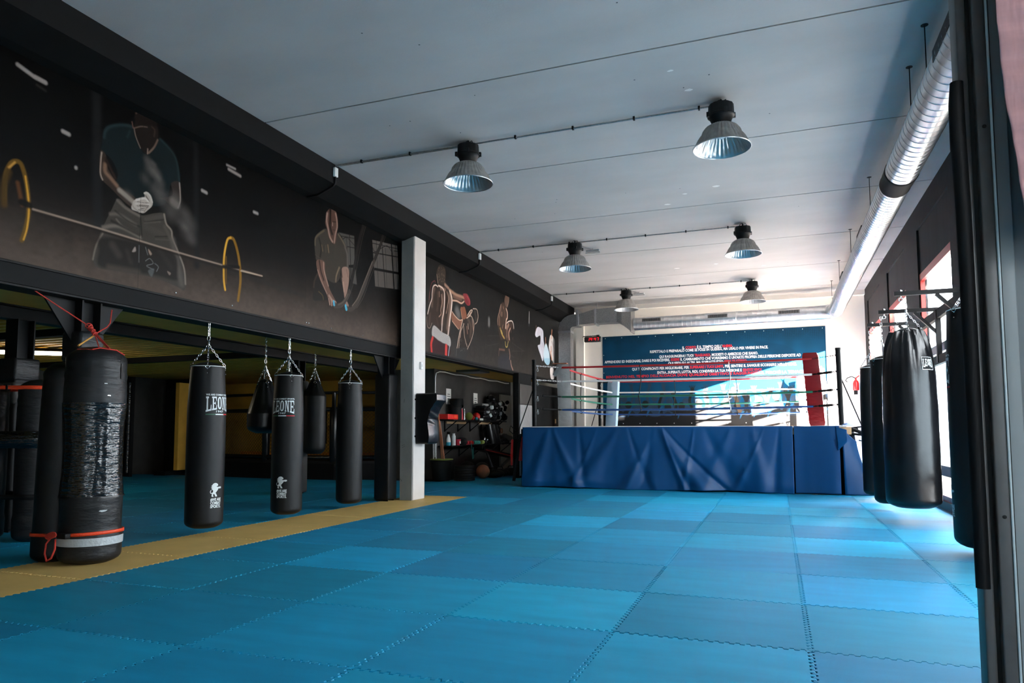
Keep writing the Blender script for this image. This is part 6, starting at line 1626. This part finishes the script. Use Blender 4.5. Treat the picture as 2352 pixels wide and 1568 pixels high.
small('resistance_band', 'teal resistance band hanging from the lower shelf', 'band', [('band_loop', MB().tube([(XS + .38, 15.66, .80), (XS + .385, 15.70, .6), (XS + .38, 15.74, .42), (XS + .385, 15.79, .45), (XS + .38, 15.78, .7)], .010, 6), 'plastic_teal')], (XS + .38, 15.7, .4))
for k, yy in enumerate((16.85, 17.05)):
    small('kettlebell', ('nearer', 'farther')[k] + ' small black kettlebell on the lower shelf beside the lime dumbbell', 'kettlebell', [('bell', MB().ball((xs_ + .05, yy, .82), .06), 'rubber'), ('bell_handle', MB().tube([(xs_ + .05, yy - .045, .86), (xs_ + .05, yy - .04, .93), (xs_ + .05, yy + .04, .93), (xs_ + .05, yy + .045, .86)], .012), 'chrome')], (xs_, yy, .76), 'small kettlebells')
for k, (yy, lean) in enumerate(((17.05, .10), (17.35, .16))):
    r = thing('strike_shield', ('nearer', 'farther')[k] + ' black strike shield leaning on the lower shelf', 'strike shield', (xs_, yy, .76), 'strike shields')
    MB().grid(24, 16, lambda u, v: (xs_ + .08 + .09 * cos(u * 6.283) + .06 * (1 - v), yy + .14 * sin(u * 6.283) + lean * (1 - v), .765 + v * .50), True).build('shield_body', 'leather_shiny', r, smooth=True)
    for z in (1.0, 1.1): MB().tube([(xs_ + .17, yy + .02 + .09 * cos(t), z + .09 * sin(t) - .05) for t in [pi * q / 8 - pi / 2 for q in range(9)]], .012, 6).build('shield_strap', 'rubber', r, smooth=True)
for k in range(4):
    c = (xs_ + .05, 17.75 + k * .2, .83 + .07 * (k % 2)); pad_obj(c, (.12, .17, .05), ('leather_shiny', 'grey_pad', 'leather_shiny', 'light_grey_pad')[k], (.2 * k, .1, .4 * k), 'kick_pad', ('black kick pad beside the shields on the lower shelf', 'dull grey kick pad at the far part of the lower shelf', 'black kick pad between two grey ones on the lower shelf', 'pale kick pad at the far end of the lower shelf')[k], 'kick pad', 'kick pads on the lower shelf')
r = thing('head_guard', 'black head guard hanging under the upper shelf', 'head guard', (xs_, 17.7, 1.1)); MB().ball((xs_ + .02, 17.7, 1.12), .14, 16, (1, 1.1, 1)).build('guard_shell', 'leather_shiny', r, smooth=True); MB().tube([(xs_ + .17, 17.72 + .06 * cos(t), 1.10 + .06 * sin(t)) for t in [2 * pi * q / 12 for q in range(12)]], .012, 6, closed=True).build('guard_rim', 'wood_stick', r, smooth=True)
for yy, z, lab in ((15.17, 1.93, 'printed white notice on the charcoal wall, nearer one'), (16.77, 1.90, 'printed white notice on the charcoal wall above the focus mitts')):
    r = thing('paper_notice', lab, 'notice', (XS, yy, z)); MB().box(XS + .002, XS + .006, yy - .13, yy + .13, z - .20, z + .17).build('sheet', 'paper', r)
    MB().box(XS + .006, XS + .0075, yy - .07, yy + .07, z + .03, z + .045).box(XS + .006, XS + .0075, yy - .09, yy + .09, z - .02, z - .005).box(XS + .006, XS + .0075, yy - .06, yy + .06, z - .08, z - .06).build('print_line', 'ink', r)
structure('door_2', MB().box(XS, XS + .05, 18.45, 19.3, .02, 2.12), 'door_white')
MB().tube([(XS + .05, 18.58, 1.0), (XS + .11, 18.58, 1.0), (XS + .11, 18.72, 1.0)], .014).build('door_handle', 'rubber', bpy.data.objects['door_2'], smooth=True)
# bin with sticks
bn = thing('waste_bin', 'big black bin holding wooden poles beside the storage wall', 'bin', (-7.02, 14.25, 0))
MB().lathe((-7.02, 14.25, 0), [(.18, 0), (.20, .02), (.235, .42), (.25, .43), (.25, .45), (.225, .45), (.19, .05)], 32).build('bin_body', 'rubber', bn, smooth=True)
MB().lathe((-7.02, 14.25, .445), [(.24, 0), (.262, .02), (.24, .035), (.225, .03)], 32, lambda q, h, a: q * (1 + .02 * sin(a * 13))).build('bin_liner', 'plastic_green', bn, smooth=True)
for k, (dx0, dx1, z, m, lab) in enumerate(((.06, -.05, 1.5, 'wood_stick', 'longest reddish wooden pole standing in the black bin'), (.11, -.02, 1.33, 'wood_stick', 'middle reddish wooden pole in the black bin'), (.17, -.01, 1.30, 'wood_stick', 'reddish wooden pole leaning outermost in the black bin'), (-.08, -.10, 1.25, 'galvanised_dull', 'grey metal bar standing in the black bin'), (-.13, -.18, 1.15, 'galvanised_dull', 'shorter grey metal bar at the column side of the black bin'))):
    tag(MB().tube([(-7.02 + dx0, 14.2 - .02 * k, .06), (-7.02 + dx1 - .06, 14.3, z)], .013, 8).build('wooden_pole' if k < 3 else 'metal_bar', m, smooth=True), lab, 'pole', 'poles in the black bin')
# bumper plates, balls, boots, bench
for k in range(6):
    z = .002 + k * .055
    r = thing('bumper_plate', ('black bumper plate at the bottom of the stack', 'second bumper plate up in the stack by the bin', 'third bumper plate up in the stack by the bin', 'third bumper plate from the top of the stack', 'second bumper plate from the top of the stack', 'bumper plate on top of the stack')[k] , 'weight plate', (-6.53, 14.4, z), 'bumper plates stacked by the bin')
    MB().lathe((-6.53 + .006 * (k % 3), 14.4, z), [(.05, 0), (.225, 0), (.235, .008), (.235, .045), (.225, .053), (.19, .053), (.18, .042), (.06, .042), (.05, .053)], 40).build('plate_rubber', 'rubber', r, smooth=True)
    MB().lathe((-6.53 + .006 * (k % 3), 14.4, z + .01), [(.026, 0), (.05, 0), (.05, .038), (.026, .038)], 20, caps=False).build('plate_hub', 'galvanised_dull', r, smooth=True)
for x, yy, r0, m, lab in ((-6.75, 15.05, .20, 'rubber', 'black medicine ball behind the bumper plates'), (-6.62, 15.6, .18, 'grey_pad', 'dull grey medicine ball beside the brown one'), (-6.40, 15.15, .16, 'wood_stick', 'brown medicine ball behind the bumper plates')):
    tag(MB().ball((x, yy, r0), r0, 24).build('medicine_ball', m, smooth=True), lab, 'ball')
for k, (x, yy) in enumerate(((-6.25, 15.4), (-6.28, 15.85), (-6.12, 16.35))):
    r = thing('sand_bag', ('glossy dark sandbag nearest the ring on the storage floor', 'glossy dark sandbag behind the nearest one', 'glossy dark sandbag farthest along the storage floor')[k], 'sandbag', (x, yy, 0), 'glossy sandbags')
    MB().ball((x, yy, .10), .12, 18, (2.4, 1.2, .83)).build('bag_body', 'leather_shiny', r, smooth=True); MB().tube([(x - .12, yy, .19), (x - .1, yy, .235), (x + .08, yy, .235), (x + .1, yy, .19)], .012).build('bag_handle', 'rubber', r, smooth=True)
bc = thing('weight_bench', 'inclined black weight bench with red edging below the lower shelf', 'bench', (-6.7, 17.2, 0))
MB().obox((-6.86, 16.0, .66), (-6.55, 17.5, .42), .30, .07).build('backrest', 'leather_shiny', bc); MB().obox((-6.69, 16.02, .635), (-6.38, 17.5, .395), .02, .02).build('red_piping', 'plastic_red', bc)
MB().box(-6.72, -6.42, 17.52, 17.95, .40, .46, .02).build('seat', 'leather_shiny', bc, smooth=True)
MB().obox((-6.62, 17.5, .38), (-6.55, 16.2, .05), .05, .05).obox((-6.57, 17.7, .38), (-6.4, 18.2, .04), .05, .05).box(-6.8, -6.3, 16.15, 16.2, .0, .05).box(-6.75, -6.2, 18.15, 18.2, 0, .05).obox((-6.8, 16.3, .6), (-6.7, 16.6, .05), .04, .04).build('bench_frame', 'galvanised_dull', bc)
MB().lathe((-6.9, 15.95, .70), [(.045, -.15), (.05, -.14), (.05, .14), (.045, .15)], 16, ax='x').build('roller_pad', 'rubber', bc, smooth=True)
bd = thing('flat_bench', 'grey-framed flat bench by the white cupboard door', 'bench', (-6.3, 18.6, 0))
MB().box(-6.9, -6.0, 18.4, 18.75, .44, .50, .015).build('seat', 'grey_pad', bd, smooth=True); MB().obox((-6.8, 18.45, .44), (-6.6, 18.45, 0), .04, .04).obox((-6.1, 18.45, .44), (-6.25, 18.45, 0), .04, .04).box(-6.7, -6.15, 18.43, 18.47, .2, .24).build('bench_leg', 'galvanised_dull', bd)

# ================================================================== FOREGROUND DOOR FRAME
YD = 1.5
ff = thing('glazed_door_frame', 'dark metal glazed door frame close to the camera at the picture edge', 'door frame', (.36, YD, 0))
Z0, Z1 = .0, 2.6
MB().box(.338, .354, YD, YD + .05, Z0, Z1, .004).build('outer_profile', 'door_profile', ff, smooth=True)
MB().box(.354, .363, YD + .012, YD + .05, Z0, Z1).build('rubber_gasket', 'gasket', ff)
MB().box(.363, .3845, YD - .004, YD + .05, Z0, Z1, .003).build('inner_profile', 'door_profile', ff, smooth=True)
MB().box(.3845, .3885, YD - .006, YD + .04, Z0, Z1, .0015).build('glazing_bead', 'frame_bead', ff, smooth=True)
MB().box(.3885, .391, YD - .0, YD + .04, Z0, Z1).build('glazing_bead', 'gasket', ff)
MB().box(.391, .414, YD + .006, YD + .05, Z0, Z1, .002).build('sash_profile', 'frame_grey', ff, smooth=True)
MB().box(.414, 2.1, YD + .02, YD + .026, Z0 + .1, Z1).build('glass_pane', 'glass_reflection', ff)
MB().box(.424, 2.1, YD, YD + .05, 0, .1).box(.338, 2.1, YD, YD + .05, Z1, Z1 + .06).build('cross_rail', 'frame_dark', ff)
for z in (1.655, .94): MB().lathe((.3745, YD - .004, z), [(.0035, 0), (.0035, -.001), (.002, -.0012)], 12, ax='y').build('screw_hole', 'gasket', ff)
hd = MB(); hp = [(.341, YD - .014, .815), (.3405, YD - .014, 1.0), (.340, YD - .013, 1.3), (.339, YD - .013, 1.5), (.3365, YD - .012, 1.62), (.3365, YD - .012, 1.70), (.3385, YD - .012, 1.742)]
hp = [(a_ - .0065, b_, c_) for a_, b_, c_ in hp]
hd.tube(hp, [.0115, .012, .0125, .013, .0135, .013, .011], 16); hd.build('pull_handle', 'handle_black', ff, smooth=True)
cu = thing('pink_curtain', 'dusty pink wrinkled curtain hanging in front of the glass of the foreground door frame', 'curtain', (.7, YD + .2, 2.0))
def curt(u, v):
    z = 2.55 - v * 1.12; left = float(np.interp(z, [1.38, 1.44, 1.5, 1.6, 1.64, 1.7, 1.85, 2.6], [.425, .404, .399, .391, .385, .381, .376, .36])); x = left + u * .75
    return (x, 1.40 + .012 * sin(u * 40 + sin(z * 9)) * min(1, u * 6) + .002 * sin(z * 90 + x * 40), z)
MB().grid(160, 90, curt).build('curtain_cloth', 'pink_curtain', cu, smooth=True, solid=.003)
MB().tube([(.30, 1.40, 2.56), (2.1, 1.40, 2.56)], .012, 10).build('curtain_rod', 'black_steel', cu, smooth=True)

# ================================================================== OUTSIDE
structure('ground', MB().box(WX + .35, 60, -110, 90, -.3, -.05), 'pavement')
bl_ = thing('sun_blocker', 'unseen building added to keep low sun off the near windows', 'building', (33, -30, 0))
MB().box(30, 40, -90, -7.6, -.05, 14).build('facade_wall', 'facade', bl_); MB().box(29.9, 40.1, -90.1, -7.5, 14, 14.4).build('roof_edge', 'grey_panel', bl_)
mb = MB()
for k in range(14): mb.box(29.95, 30, -86 + k * 5.6, -83 + k * 5.6, 1.0, 3.2).box(29.95, 30, -86 + k * 5.6, -83 + k * 5.6, 5.3, 7.5).box(29.95, 30, -86 + k * 5.6, -83 + k * 5.6, 9.6, 11.8)
mb.build('window_row', 'frame_dark', bl_)
